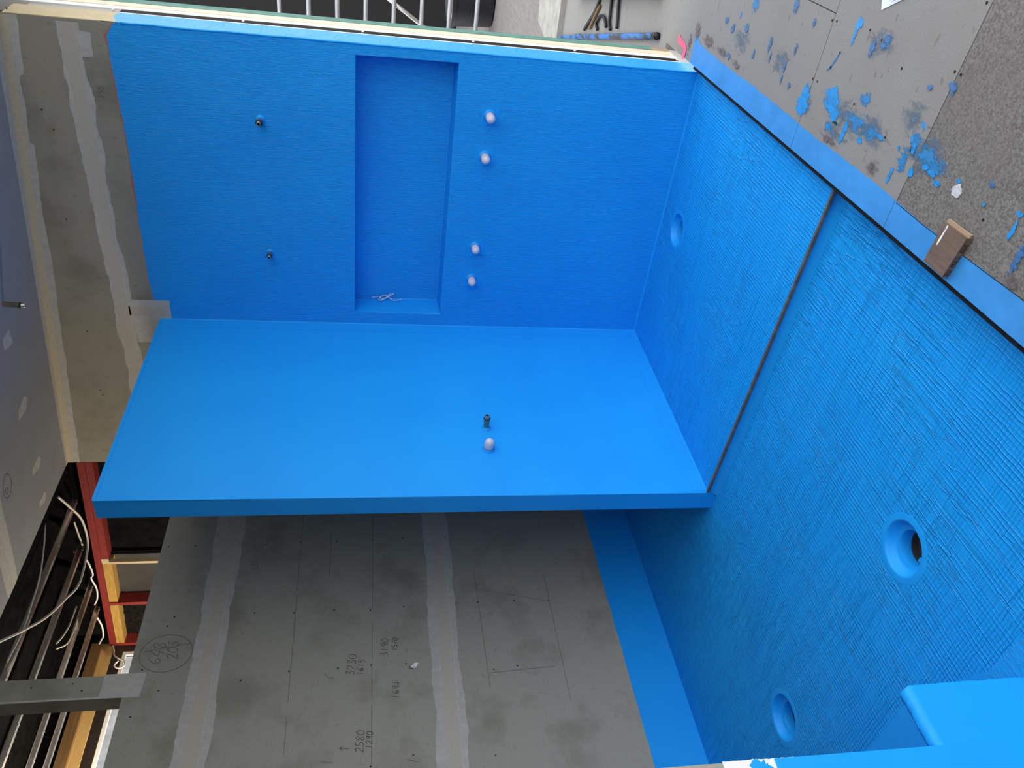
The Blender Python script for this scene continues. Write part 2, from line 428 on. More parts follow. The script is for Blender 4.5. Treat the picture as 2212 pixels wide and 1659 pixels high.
# ================================================================== SETTING
# ---- floors
DRAINS = [(.237, .806, ZA), (2.49, .845, ZB), (2.425, -.245, ZB)]
floor = empty('floor', (1.6, .3, ZB)); tag(floor, 'blue waterproofed wet-area floor with a low step and three drain holes', 'floor', kind='structure')
grid_with_holes('shower_bay_floor', [(-.01, -.05), (1.400, -.05), (1.404, 0), (1.494, 1.75), (-.01, 1.75)], [circle(.237, .806, .084)], ZA, .06, M_FLOOR, floor)
grid_with_holes('lower_floor', [(-.01, -.04), (-.01, YB - .02), (4.6, YB - .02), (4.6, 1.8), (1.497, 1.8), (1.407, 0), (1.403, -.04)],
                [circle(d[0], d[1], .088) for d in DRAINS[1:]], ZB, .05, M_FLOOR, floor)
# smooth membrane band and low pad by the near wall
prism('smooth_band', [(2.765, -1.0, ZB), (3.2, -1.0, ZB), (3.2, .95, ZB), (2.95, .9, ZB), (2.8, .52, ZB)], (0, 0, .0025), M_SMOOTH, floor)
prism('raised_pad', [(2.935, .80, ZB), (4.5, .80, ZB), (4.5, 1.75, ZB), (3.0, 1.75, ZB)], (0, 0, .012), M_WALL, floor)
# metal angle on the step
prism('step_angle', [(1.393, 0.0, ZA + .006), (1.405, 0.0, ZA + .006), (1.4965, 1.60, ZA + .006), (1.4845, 1.60, ZA + .006)], (0, 0, -.012), M_ANGLE, floor)

fr_ = [Vector((1.404, 0, ZB))]
bm = bmesh.new(); prf = [(0, 0), (.030, 0)] + [(.030 * (1 - math.sin(t)), .030 * (1 - math.cos(t))) for t in [k / 6 * math.pi / 2 for k in range(1, 7)]]
bm_prism(bm, [(1.405 + a, -.001, ZB + b) for a, b in prf], (.0905, 1.75, 0)); from_bm('riser_fillet', bm, M_SMOOTH, floor)
outer = empty('floor', (1, 2.5, ZO)); tag(outer, 'grey fibre-cement sheet floor outside the wet area, spotted with blue paint', 'floor', kind='structure')
PO = Plane((0, 0, ZO), (1, 0, 0), (0, 1, 0), (0, 0, 1))
def sheet(name, pts, mat): return prism(name, [(x, y, ZO) for x, y in pts], (0, 0, -.018), mat, outer)
g = .0018
sheet('floor_sheet', [(-.43, thr(-.43)), (1.19 - g, thr(1.19)), (1.19 - g, 2.112 - g), (-1.25, 2.06), (-1.25, 1.2), (-.43, 1.2)], M_BOARD)
sheet('floor_sheet', [(-1.25, 2.06 + g), (1.19 - g, 2.112 + g), (1.21 - g, 3.3), (-1.25, 3.3)], M_BOARD)
sheet('floor_sheet', [(1.19 + g, thr(1.19)), (1.89 - g, thr(1.89)), (1.945 - g, 2.55), (1.985 - g, 3.3), (1.21 + g, 3.3), (1.19 + g, 2.112)], M_BOARD)
sheet('floor_sheet', [(1.89 + g, thr(1.89)), (5.0, thr(5.0)), (5.0, 3.3), (1.985 + g, 3.3), (1.945 + g, 2.55)], M_BOARD2)
sheet('floor_sheet', [(-1.25 - g, 1.2), (-1.25 - g, 3.3), (-3.4, 3.3), (-3.4, -.5), (-1.25 - g, -.5)], M_BOARD)
sheet('floor_sheet', [(-.43, 1.2 - g), (-1.25, 1.2 - g), (-1.25, -.5), (-.43, -.5)], M_BOARD)
for k in range(7):       # far decking boards
    sheet('deck_board', [(-3.4 - g - 1.2 * k, -5.0), (-3.4 - g - 1.2 * k, 3.3), (-4.6 + g - 1.2 * k, 3.3), (-4.6 + g - 1.2 * k, -5.0)], M_DECK)
box('floor_bearer', (-.43, 1.72, .0), (5.0, 3.3, ZO - .019), M_DECK, outer)
box('ground_slab', (-12.0, -5.0, -.06), (-.43, 3.3, ZO - .019), M_DECK, outer)

gr = box('floor', (-40, 3.3, -.30), (40, 40, -.02), M_CONC); tag(gr, 'unseen concrete yard, added to block light from below, beyond the sheet floor', 'yard', kind='structure')  # unseen ground, keeps sky light from below off the ceiling
# threshold trim and painted strip
trim = empty('trim_1', (1.2, 1.63, ZO)); tag(trim, 'black metal edge trim along the floor sheet threshold', 'trim', kind='structure')
prism('edge_angle', [(0.02, thr(0) - .016, ZO - .006), (3.2, thr(3.2) - .016, ZO - .006), (3.2, thr(3.2) + .001, ZO - .006), (0.02, thr(0) + .001, ZO - .006)], (0, 0, -.026), M_DARK, trim)
prism('threshold_riser', [(0.0, thr(0) + .002, ZO - .02), (4.6, thr(4.6) + .002, ZO - .02), (4.6, thr(4.6) + .1, ZO - .02), (0.0, thr(0) + .1, ZO - .02)], (0, 0, -.09), M_SMOOTH, trim)
o = strip('painted_strip', PO, -.015, 1.19, lambda s: thr(s), lambda s: 1.705 + .0135 * s, .0015, M_PAINT, outer, 0.0, 5, 3)
def pstrip(s0, s1, seed):
    bm = bmesh.new(); n = 90; A = []; B = []
    for k in range(n + 1):
        s = s0 + (s1 - s0) * k / n
        b = 1.703 + .0205 * s + rag(s, seed, 4, .006)
        if s < .05: b += (.05 - s) * .45
        A.append(bm.verts.new(PO.p(s, thr(s) + .0005, .0012))); B.append(bm.verts.new(PO.p(s, b, .0012)))
    for k in range(n): bm.faces.new((A[k], A[k + 1], B[k + 1], B[k]))
    return from_bm('painted_strip', bm, M_PAINT, outer)
bpy.data.objects.remove(o)
pstrip(-.03, 1.19 - .001, 3.3); pstrip(1.19 + .001, 1.89 - .001, 3.3); pstrip(1.89 + .001, 3.2, 3.3)

# ---- niche wall (x = 0 plane)
PN = Plane((0, 0, 0), (0, 1, 0), (0, 0, 1), (1, 0, 0))
N0, N1, ZT, ZBN, ND = .083, 1.506, 1.697, 1.2085, .155
wr = empty('wall_right', (0, .2, 0)); tag(wr, 'blue waterproofed wall with a long recessed niche and bare cement sheet above', 'wall', kind='structure')
def mem_edge(s): return 2.782 - .018 * max(0, (.25 - s) / .25) + .004 * math.sin(s * 5) - (.045 * max(0, (s - 1.50) / .06) if s > 1.5 else 0)
def niche_wall():
    bm = bmesh.new()
    ys = [-.12, N0, N1, YE]; zs = [-.05, ZBN, ZT]
    def q(*p): return bm.faces.new([bm.verts.new(v) for v in p])
    for i in range(3):
        for j in range(2):
            if i == 1 and j == 1: continue
            q((0, ys[i], zs[j]), (0, ys[i + 1], zs[j]), (0, ys[i + 1], zs[j + 1]), (0, ys[i], zs[j + 1]))
    n = 150; prev = None
    s_list = sorted(set([-.12 + (YE + .12) * k / n for k in range(n + 1)] + [N0, N1]))
    for s in s_list:
        a = bm.verts.new((0, s, ZT)); b = bm.verts.new((0, s, mem_edge(s) + rag(s, 2.2, 9, .006)))
        if prev: bm.faces.new((prev[0], a, b, prev[1]))
        prev = (a, b)
    # recess
    q((0, N0, ZBN), (0, N1, ZBN), (-ND, N1, ZBN + .006), (-ND, N0, ZBN + .006))
    q((0, N0, ZT), (-ND, N0, ZT), (-ND, N1, ZT), (0, N1, ZT))
    q((0, N0, ZBN), (-ND, N0, ZBN + .006), (-ND, N0, ZT), (0, N0, ZT))
    q((0, N1, ZBN), (0, N1, ZT), (-ND, N1, ZT), (-ND, N1, ZBN + .006))
    q((-ND, N0, ZBN + .006), (-ND, N1, ZBN + .006), (-ND, N1, ZT), (-ND, N0, ZT))
    # return on the wall end
    q((0, YE, -.05), (-.158, YE, -.05), (-.158, YE, 2.80), (0, YE, 2.735))
    bmesh.ops.remove_doubles(bm, verts=bm.verts, dist=.0005)
    es = [e for e in bm.edges if len(e.link_faces) == 2 and e.calc_face_angle(0) > .5 and not (abs(e.verts[0].co.y - YE) < .001 and abs(e.verts[1].co.y - YE) < .001)]
    bmesh.ops.recalc_face_normals(bm, faces=bm.faces)
    bmesh.ops.bevel(bm, geom=es, offset=.006, segments=3, affect='EDGES', profile=.5)
    bmesh.ops.recalc_face_normals(bm, faces=bm.faces)
    c = [f for f in bm.faces if abs(f.normal.x) > .99 and f.calc_center_median().x > -.01]
    if c and c[0].normal.x < 0: bmesh.ops.reverse_faces(bm, faces=bm.faces)
    return from_bm('blue_membrane', bm, M_WALL, wr, recalc=False)
niche_wall()
# worn raised corner bead along the wall end
strip('corner_bead', PN, -.05, 2.79, lambda s: 0, lambda s: 0, .001, M_SMOOTH, wr) if False else None
bm = bmesh.new(); bm_tube(bm, [(-.002 + rag(z, 3, 9, .0015), YE - .003 + rag(z, 8, 9, .002), z) for z in [-.04 + 2.76 * k / 120 for k in range(121)]], .005, 6)
from_bm('corner_bead', bm, M_SMOOTH, wr, True)
# core of the wall behind
for a, b in (((-.42, -.3, -.06), (-.165, YE - .004, 3.2)), ((-.165, -3.1, -.06), (-.004, N0 - .012, 2.6)), ((-.165, N0 - .012, -.06), (-.004, YE - .004, ZBN - .012)),
             ((-.165, N0 - .012, ZT + .012), (-.004, YE - .004, 2.74)), ((-.165, N1 + .012, ZBN - .012), (-.004, YE - .004, ZT + .012))):
    pass
box('core', (-.40, -3.2, -.06), (-.17, YE - .004, 3.15), M_PLASTER, wr)
box('core', (-.17, YB - .004, -.06), (-.012, N0 - .012, 2.7), M_PLASTER, wr)
box('core', (-.17, N0 - .012, -.06), (-.012, YE - .006, ZBN - .012), M_PLASTER, wr)
box('core', (-.17, N0 - .012, ZT + .012), (-.012, YE - .006, 2.7), M_PLASTER, wr)
box('core', (-.17, N1 + .012, ZBN), (-.012, YE - .006, ZT), M_PLASTER, wr)
# cement sheets above: lower strip and upper strip, joint at 2.945
JN = 2.945
def up_sheet(z0, z1):
    bm = bmesh.new(); bm_prism(bm, [(-.010, YB, z0(YB)), (-.010, YE - .003, z0(YE)), (-.010, YE - .003, z1(YE)), (-.010, YB, z1(YB))], (.009, 0, 0)); return from_bm('cement_sheet', bm, M_CEM2, wr)
up_sheet(lambda y: 2.70, lambda y: JN - .0015)
up_sheet(lambda y: JN + .0015, lambda y: ceil_z(y) - .002)
strip('primer_edge', PN, .55, 1.54, lambda s: mem_edge(s) - .02, lambda s: mem_edge(s) + .004 + .016 * max(0, mnoise.noise(Vector((s * 7, 3, 1)))), -.0004, M_PRIMER, wr, .004, 12, 4)
# joint: compound smear then paper tape
def smear_w(s, seed): return .048 + .016 * mnoise.noise(Vector((s * 2.3, seed, 0))) + .012 * mnoise.noise(Vector((s * 7, seed, 2)))
strip('joint_compound', PN, -1.07, 1.545, lambda s: JN - smear_w(s, 1) - (.045 if 1.40 < s < 1.51 else 0), lambda s: JN + smear_w(s, 9), .0006, M_COMP, wr, .008, 12, 5, 600)
strip('joint_tape', PN, -1.07, 1.545, lambda s: JN - .028, lambda s: JN + .030, .0012, M_TAPE, wr, .001, 3, 6)
strip('tape_edge', PN, -1.07, 1.545, lambda s: JN - .036, lambda s: JN - .0285, .0014, M_COMP2, wr, .001, 3, 6)
# vertical tape stub above the partition
strip('joint_compound', PN, -.02, .12, lambda s: 2.70, lambda s: 2.925 - .02 * abs(s - .05), .0008, M_COMP2, wr, .006, 20, 7)
strip('joint_tape', PN, .02, .078, lambda s: 2.72, lambda s: 2.92, .0014, M_TAPE, wr, .0005, 20, 8)
strip('compound_patch', PN, -.16, -.02, lambda s: 2.775 + .03 * math.sin(s * 30), lambda s: 2.90, .0008, M_COMP2, wr, .012, 20, 8)
# ceiling corner tape on the wall
PNc = Plane((0, 0, 0), (0, 1, 0), (0, 0, 1), (1, 0, 0))
strip('corner_compound', PNc, YB, 1.555, lambda s: ceil_z(s) - .072 - .018 * mnoise.noise(Vector((s * 2.2, 4, 0))) + (.02 if s > .98 and s < 1.3 else 0), lambda s: ceil_z(s), .0008, M_COMP, wr, .006, 9, 11, 240)
strip('corner_tape', PNc, YB, 1.555, lambda s: ceil_z(s) - .038, lambda s: ceil_z(s) + .002, .0016, M_COVE, wr, .002, 5, 12)
write('pencil_note', PN, '155', 1.215, 2.838, .028, .0014, M_PENCIL, wr, .0006)
# small screw heads on the cement
for q in ((14, 18), (116, 280), (90, 237), (143, 474), (188, 716), (217, 843), (222, 853), (119, 706)):
    P = px(q[0], q[1], 0, 0); lathe('screw_head', (-.001, P.y, P.z), (1, 0, 0), [(0, .0038), (.0012, .0038), (.0016, .002)], M_HOLE, wr, 8)
# membrane patches around the four plugs
PLUGS = [(1.266, 1.035), (1.053, 1.039), (.531, 1.042), (.327, 1.044)]
for y, z in PLUGS:
    poly_patch('membrane_patch', PN, [(y - .048, z - .052), (y + .052, z - .046), (y + .05, z + .05), (y - .05, z + .044)], .0016, M_SMOOTH, wr)

# door jamb layers on the wall end
jamb = empty('door_1', (-.28, YE, 0)); tag(jamb, 'door jamb of black seal, white frame, cream timber and green board on the wall end', 'door jamb', kind='structure')
ZJ = ZO + .002
def jl(name, x0, x1, y1, z0, z1, mat, y0=YE - .05): box(name, (x0, y0, z0), (x1, y1, z1), mat, jamb, .002)
jl('paint_edge', -.157, -.167, YE + .0012, ZJ, 2.76, M_WHITE)
jl('seal_strip', -.167, -.216, YE + .0015, ZJ, 2.76, M_DARK)
jl('white_frame', -.216, -.264, YE + .003, ZJ, 3.3, M_WHITE)
jl('frame_groove', -.264, -.272, YE - .006, ZJ, 3.3, M_BRN)
jl('timber_lining', -.272, -.336, YE + .003, ZJ, 3.3, M_CREAM)
jl('green_board', -.338, -.405, YE + .004, ZO + .10, 3.3, M_GREEN)
jl('timber_foot', -.338, -.40, YE + .002, ZJ, ZO + .10, M_WOODE)
box('tan_lining', (-.16, YE - .04, 2.80), (-.003, YE - .0005, 3.2), M_TAN, jamb)
strip('tan_top', Plane((0, YE, 0), (-1, 0, 0), (0, 0, 1), (0, 1, 0)), .003, .158, lambda s: 2.735 + .38 * s - .5 * max(0, s - .09) , lambda s: 3.19, .0004, M_TAN, jamb, .002, 6, 3)
for u, v in ((531, 34), (784, 62), (1022, 89), (1246, 116), (1472, 139), (261, 4)):
    P = px(u, v, 1, YE + .003); lathe('screw_head', (-.19, YE + .002, P.z), (0, 1, 0), [(0, .007), (.003, .007), (.004, .004)], M_WHITE, jamb, 10)

# ---- partition
part = empty('wall_partition', (.7, -.05, 0)); tag(part, 'blue waterproofed partition wall standing free of the ceiling', 'wall', kind='structure')
WX, TH = 1.404, .106
box('core', (-.001, -TH + .003, -.05), (WX - .004, -.003, HP - .004), M_PLASTER, part)
bm = bmesh.new(); bm_box(bm, (-.002, -TH, -.05), (WX, 0, HP), .004); from_bm('blue_membrane', bm, M_SMOOTH, part)
# end trim: a thin strip that stops short of the base
PP = Plane((0, 0, 0), (1, 0, 0), (0, 0, 1), (0, 1, 0))
strip('corner_trim', Plane((0, .0, 0), (0, 0, 1), (1, 0, 0), (0, 1, 0)), 2.10, 2.758, lambda s: WX - .008, lambda s: WX + .003, .003, M_SMOOTH, part, .0012, 14, 3)
strip('top_trim', PP, .01, 1.40, lambda s: HP - .012, lambda s: HP + .003, .0025, M_SMOOTH, part, .001, 9, 5)
strip('reinforcing_strip', Plane((0, 0, 0), (0, 0, 1), (1, 0, 0), (0, 1, 0)), .02, 2.74, lambda s: .003, lambda s: .075, .0012, M_SMOOTH, part, .002, 6, 5)
strip('reinforcing_strip', PP, .08, 1.39, lambda s: .006, lambda s: .08, .0012, M_SMOOTH, part, .002, 6, 8)
# sealant fillets in the corners
def fillet(name, a, b, d1, d2, r, par):
    r *= .65
    a = Vector(a); d1 = Vector(d1); d2 = Vector(d2); pr = [a]
    for k in range(6):
        t = k / 5 * math.pi / 2; pr.append(a + d1 * r * (1 - math.sin(t)) + d2 * r * (1 - math.cos(t)))
    return prism(name, pr, Vector(b) - a, M_SMOOTH, par)
fillet('sealant_fillet', (0, 0, ZA), (0, 0, HP), (1, 0, 0), (0, 1, 0), .012, part)
fillet('sealant_fillet', (0, 0, ZA), (WX - .004, 0, ZA), (0, 1, 0), (0, 0, 1), .012, part)
fillet('sealant_fillet', (0, .0, ZA), (0, 1.60, ZA), (1, 0, 0), (0, 0, 1), .014, wr)

# ---- rear cement wall
wb = empty('wall_back', (1.8, YB, 0)); tag(wb, 'grey cement-sheet wall with taped joints and pencil notes behind the partition', 'wall', kind='structure')
PB = Plane((0, YB, 0), (1, 0, 0), (0, 0, 1), (0, 1, 0))
box('core', (0, YB - .09, -.06), (4.6, YB - .012, HP - .01), M_PLASTER, wb)
for z0, z1 in ((-.05, 1.1985), (1.2015, 2.3985), (2.4015, HP)):
    box('cement_sheet', (0.0, YB - .010, z0), (4.6, YB, z1), M_CEM, wb)
strip('blue_membrane', PB, 0.0, 4.6, lambda s: -.05, lambda s: .243 - .004 * s, .002, M_SMOOTH, wb, .004, 9, 2, 300)
for J, sd in ((1.2, 3), (2.4, 6)):
    strip('joint_compound', PB, 0.0, 4.4, lambda s: J - .075 - .014 * mnoise.noise(Vector((s * 3, sd, 1))), lambda s: J + .075 + .018 * mnoise.noise(Vector((s * 2.6, sd, 8))), .0006, M_COMP, wb, .010, 9, sd, 800)
    strip('joint_tape', PB, 0.0, 4.4, lambda s: J - .036, lambda s: J + .028, .0014, M_TAPE, wb, .001, 3, sd)
    strip('tape_edge', PB, 0.0, 4.4, lambda s: J - .047, lambda s: J - .0365, .0016, M_COMP2, wb, .001, 3, sd)
for x, z in ((.708, 2.723), (.706, 2.58), (.711, 2.189), (.70, 1.994), (.695, 1.789), (.695, 1.579), (.682, 1.4), (1.194, 2.605), (1.187, 2.201), (1.196, 1.996), (1.188, 1.785), (1.197, 1.591),
             (1.181, 1.409), (1.171, .995), (1.168, .787), (1.174, .586), (1.588, 2.223), (1.55, 1.995), (1.546, 1.753), (1.539, 1.586), (1.541, 1.408), (1.60, .954), (1.586, .826), (2.071, 1.589), (2.03, 1.39), (2.06, 1.0),
             (1.25, 2.63), (1.50, 2.70), (1.62, 2.60), (1.75, 2.70)):
    lathe('screw_head', (x, YB - .001, z), (0, 1, 0), [(0, .0045), (.0014, .0045), (.002, .002)], M_HOLE, wb, 8)
def wl(*pts): return [list(p) for p in pts]
lines('pencil_lines', PB, [wl((.45, 1.993), (1.05, 1.989)), wl((1.08, 1.988), (1.72, 1.987)), wl((1.8, 1.985), (1.98, 1.985)), wl((.50, 1.577), (1.20, 1.580)), wl((1.28, 1.581), (1.72, 1.583)), wl((1.76, 1.583), (2.2, 1.584)),
                           wl((.62, 1.822), (.95, 1.82)), wl((1.08, 1.0), (1.12, .83)), wl((1.12, .83), (1.18, .60)), wl((1.62, .98), (1.60, .62)), wl((.95, .995), (1.7, .985)), wl((.95, .585), (1.8, .58)),
                           wl((1.68, 1.46), (1.655, 1.45), (1.64, 1.455)), wl((1.57, 1.82), (1.60, 1.80), (1.605, 1.77)), wl((2.03, 1.82), (2.04, 1.76)), wl((2.05, 1.42), (2.065, 1.37))], .0024, M_PENCIL, wb)
TB = Plane((0, YB, 0), (-1, 0, 0), (0, 0, 1), (0, 1, 0))
ink = .0024
write('pencil_note', TB, '3230', -1.592, 1.672, .042, ink, M_PENCIL, wb, .0018, -.12)
write('pencil_note', TB, '1615', -1.595, 1.628, .032, ink, M_PENCIL, wb, .0018, -.12)
write('pencil_note', TB, '3190', -1.492, 1.500, .038, ink, M_PENCIL, wb, .0018, -.05)
write('pencil_note', TB, '1570', -1.462, 1.452, .028, ink, M_PENCIL, wb, .0018, -.05)
write('pencil_note', TB, '1691', -1.735, 1.452, .034, ink, M_PENCIL, wb, .0018, -.08)
write('pencil_note', TB, '2580', -2.000, 1.622, .038, ink, M_PENCIL, wb, .0018, -.05)
write('pencil_note', TB, '1290', -1.985, 1.582, .030, ink, M_PENCIL, wb, .0018, -.05)
write('pencil_note', TB, '335', -.90, 2.215, .036, ink, M_PENCIL, wb, .0018, .1)
write('pencil_note', TB, '^', -1.990, 1.690, .040, ink, M_PENCIL, wb, .0018)
write('pencil_note', TB, '648', -1.475, 2.625, .060, ink, M_PENCIL, wb, .0018, -.1)
write('pencil_note', TB, '203', -1.450, 2.545, .050, ink, M_PENCIL, wb, .0018, .1)
lines('pencil_circle', TB, [[(-1.412 + .108 * math.cos(a * .15), 2.605 + .125 * math.sin(a * .15)) for a in range(44)], [(-1.40, 2.71), (-1.36, 2.50)]], ink, M_PENCIL, wb, .0018)
blob('compound_chip', PB, 1.555, 1.365, .022, .010, .9, .002, M_WHITE, wb, 4, .5)
write('pencil_mark', TB, 'R', -1.575, 1.365, .03, ink, M_PENCIL, wb, .003)

# ---- near wall end with its low upstand
XN, YN = 3.180, .97
wl_ = empty('wall_left', (3.25, YN, 0)); tag(wl_, 'wall end of bare cement with a white primed patch and blue membrane at its foot', 'wall', kind='structure')
box('cement_sheet', (XN, YB, .70), (XN + .14, YN - .001, 3.3), M_CEM, wl_, .002)
box('cement_sheet', (XN + .001, YB, -.05), (XN + .139, YN - .003, .70), M_CEM, wl_)
PE = Plane((0, YN, 0), (0, 0, 1), (1, 0, 0), (0, 1, 0))
strip('white_primer', PE, .66, .855, lambda s: XN, lambda s: XN + .14, .0012, M_WHITE, wl_, .003, 20, 4)
bm = bmesh.new(); bm_box(bm, (XN - .001, YB, -.05), (XN + .141, YN + .0022, .735), .004); from_bm('blue_membrane', bm, M_SMOOTH, wl_)
blob('paint_speck', Plane((0, YN, 0), (1, 0, 0), (0, 0, 1), (0, 1, 0)), XN + .022, .765, .022, .022, .5, .0018, M_SMOOTH, wl_, 5, .7)
# upstand board
bm = bmesh.new(); nx, nz = 26, 20
def up_pt(i, j, back):
    x = 3.022 + (XN + .0005 - 3.022) * i / nx
    zt = .316 + rag(x, 4, 9, .006) - .012 * max(0, 1 - i / 3.0) ** 2
    z = -.05 + (zt + .05) * j / nz
    return (x + (rag(z, 6, 10, .004) if i == 0 else 0), (YN - .042 if back else YN - .004) + rag(x + z * .3, 9, 18, .0035) * (j / nz) ** 3, z)
F = [[bm.verts.new(up_pt(i, j, 0)) for j in range(nz + 1)] for i in range(nx + 1)]
B = [[bm.verts.new(up_pt(i, j, 1)) for j in range(nz + 1)] for i in range(nx + 1)]
T = [bm.verts.new(Vector(F[i][nz].co).lerp(B[i][nz].co, .5) + Vector((0, 0, .010 + rag(i * .043, 3, 7, .006)))) for i in range(nx + 1)]
for i in range(nx):
    for j in range(nz):
        bm.faces.new((F[i][j], F[i + 1][j], F[i + 1][j + 1], F[i][j + 1])); bm.faces.new((B[i][j], B[i][j + 1], B[i + 1][j + 1], B[i + 1][j]))
    bm.faces.new((F[i][nz], F[i + 1][nz], T[i + 1], T[i])); bm.faces.new((T[i], T[i + 1], B[i + 1][nz], B[i][nz]))
for j in range(nz): bm.faces.new((F[0][j], F[0][j + 1], B[0][j + 1], B[0][j]))
bm.faces.new((F[0][nz], T[0], B[0][nz]))
from_bm('upstand', bm, M_SMOOTH, wl_, True)

# ---- ceiling
ce = empty('ceiling', (1, .3, 3.3)); tag(ce, 'dull grey sloping plasterboard ceiling with sanded filler patches', 'ceiling', kind='structure')
cn = Vector((0, -.0897, -1)).normalized()
PC = Plane((0, 1.436, 3.2235), (1, 0, 0), Vector((0, -1, .0897)).normalized(), cn)
def ct(y): return (1.436 - y) * math.sqrt(1 + .0897 ** 2)
YC1 = 1.62
for x0, x1 in ((0.0, .949), (.951, 3.3), (3.302, 5.0)):
    bm = bmesh.new(); bm_prism(bm, [PC.p(x0, ct(YC1)), PC.p(x1, ct(YC1)), PC.p(x1, ct(YB)), PC.p(x0, ct(YB))], -cn * .013); from_bm('plasterboard_sheet', bm, M_CEIL, ce)
strip('corner_compound', Plane(PC.o, PC.t, PC.s, PC.n), ct(1.55), ct(YB), lambda s: 0, lambda s: .075 - .018 * s + .006 * mnoise.noise(Vector((s * 3, 2, 2))), .0008, M_COMP, ce, .004, 8, 3)
strip('corner_tape', Plane(PC.o, PC.t, PC.s, PC.n), ct(1.55), ct(YB), lambda s: 0, lambda s: .030, .0015, M_COVE, ce, .002, 5, 3)
strip('joint_compound', Plane(PC.o, PC.t, PC.s, PC.n), ct(1.5), ct(YB), lambda s: .875 + .01 * s, lambda s: 1.045, .0008, M_COMP, ce, .004, 5, 6)
strip('joint_tape', Plane(PC.o, PC.t, PC.s, PC.n), ct(1.5), ct(YB), lambda s: .925, lambda s: .975, .0016, M_COMP2, ce, .001, 5, 6)
for i, quad in enumerate((((5, 735), (18, 712), (28, 740), (10, 758)), ((40, 885), (52, 855), (58, 858), (56, 885), (40, 910)), ((70, 1012), (82, 985), (88, 990), (85, 1010), (70, 1030)), ((85, 1085), (96, 1062), (99, 1065), (98, 1080), (85, 1098)))):
    pts = []
    for u, v in quad:
        d = CX * ((u - 1106.0) / FPX) + CY * (-(v - 829.5) / FPX) - CZ
        P = CPOS + d * ((PC.o - CPOS).dot(cn) / d.dot(cn)); L = P - PC.o; pts.append((L.dot(PC.s), L.dot(PC.t)))
    poly_patch('filler_patch', PC, pts, .001, M_COMP, ce)
lines('pencil_circle', PC, [[(.80 + .05 * math.cos(a * .2), ct(-.50) + .07 * math.sin(a * .2)) for a in range(34)], [(.815 + .013 * math.cos(a * .3), ct(-.52) + .018 * math.sin(a * .3)) for a in range(23)]], .003, M_PENCIL, ce)
bm = bmesh.new(); bm_prism(bm, [(0, YB - .045, ceil_z(YB) - .002), (0, YB - .001, ceil_z(YB) - .002), (0, YB - .001, ceil_z(YB) + .09), (0, YB - .045, ceil_z(YB) + .09)], (5.0, 0, 0)); from_bm('edge_joist', bm, M_WRAP, ce)

# ---- roof over everything, back room
rf = empty('ceiling', (2, -2, 3.7)); tag(rf, 'black roof underlay above the open battens', 'roof underlay', kind='structure')
bm = bmesh.new()
def rz(y): return ceil_z(y) + .22
YR = 2.35  # unseen eave reach, set by the skylight it lets in
bm_prism(bm, [(-.55, YR, rz(YR)), (-.55, -3.3, rz(-3.3)), (-.55, -3.3, rz(-3.3) + .03), (-.55, YR, rz(YR) + .03)], (5.9, 0, 0)); from_bm('underlay_sheet', bm, M_WRAP, rf)

# framed side wall of the back room (x = 0 beyond the rear wall)
fr = empty('wall_frame', (0, -2, 0)); tag(fr, 'open stud wall of red and yellow timbers with black wrap behind', 'stud wall', kind='structure')
def rake(y): return 3.402 + (y + 1.097) * (-.0642)
def plate(name, y0, y1, dz0, dz1, x0, x1, mat):
    bm = bmesh.new(); bm_prism(bm, [(x0, y0, rake(y0) + dz0), (x0, y1, rake(y1) + dz0), (x0, y1, rake(y1) + dz1), (x0, y0, rake(y0) + dz1)], (x1 - x0, 0, 0)); return from_bm(name, bm, mat, fr)
plate('top_plate', YB - .003, -2.99, -.045, .0, -.09, .0, M_RED)
plate('top_plate', YB - .003, -2.02, -.092, -.047, -.09, -.002, M_RED)
plate('top_plate', -2.05, -2.47, -.105, -.047, -.09, -.004, M_YEL)
plate('top_plate', -2.51, -2.96, -.105, -.047, -.09, -.004, M_YEL)
plate('splintered_end', -1.995, -2.03, -.092, -.045, -.06, .001, M_PINE)
for y, w, m in ((-2.04, .022, M_PINE), (-2.49, .030, M_RED), (-2.975, .03, M_RED)):
    box('stud', (-.09 if m is M_RED else -.03, y - w / 2, -.05), (0, y + w / 2, rake(y) - .047), m, fr)
box('wrap_panel', (-.13, -3.2, -.05), (-.111, YB + .1, 3.9), M_WRAP, fr)
box('wrap_panel', (-.11, -2.03, -.05), (-.091, YB - .06, 3.5), M_WRAP, fr)
box('metal_panel', (-.105, -2.48, -.05), (-.088, -2.05, 3.42), M_SHEETG, fr)
bm = bmesh.new(); ny, nz2 = 14, 14; V = [[bm.verts.new((-.088 + .03 * mnoise.noise(Vector((i * .6, j * .6, 3))), -2.505 - .46 * i / ny, 2.4 + 1.05 * j / nz2)) for j in range(nz2 + 1)] for i in range(ny + 1)]
for i in range(ny):
    for j in range(nz2): bm.faces.new((V[i][j], V[i + 1][j], V[i + 1][j + 1], V[i][j + 1]))
from_bm('insulation_batt', bm, M_INSUL, fr)
lathe('pipe_stub', (-.085, -1.50, 3.11), (1, 0, 0), [(0, .012), (.05, .012), (.05, .008)], M_BRASS, fr, 10)

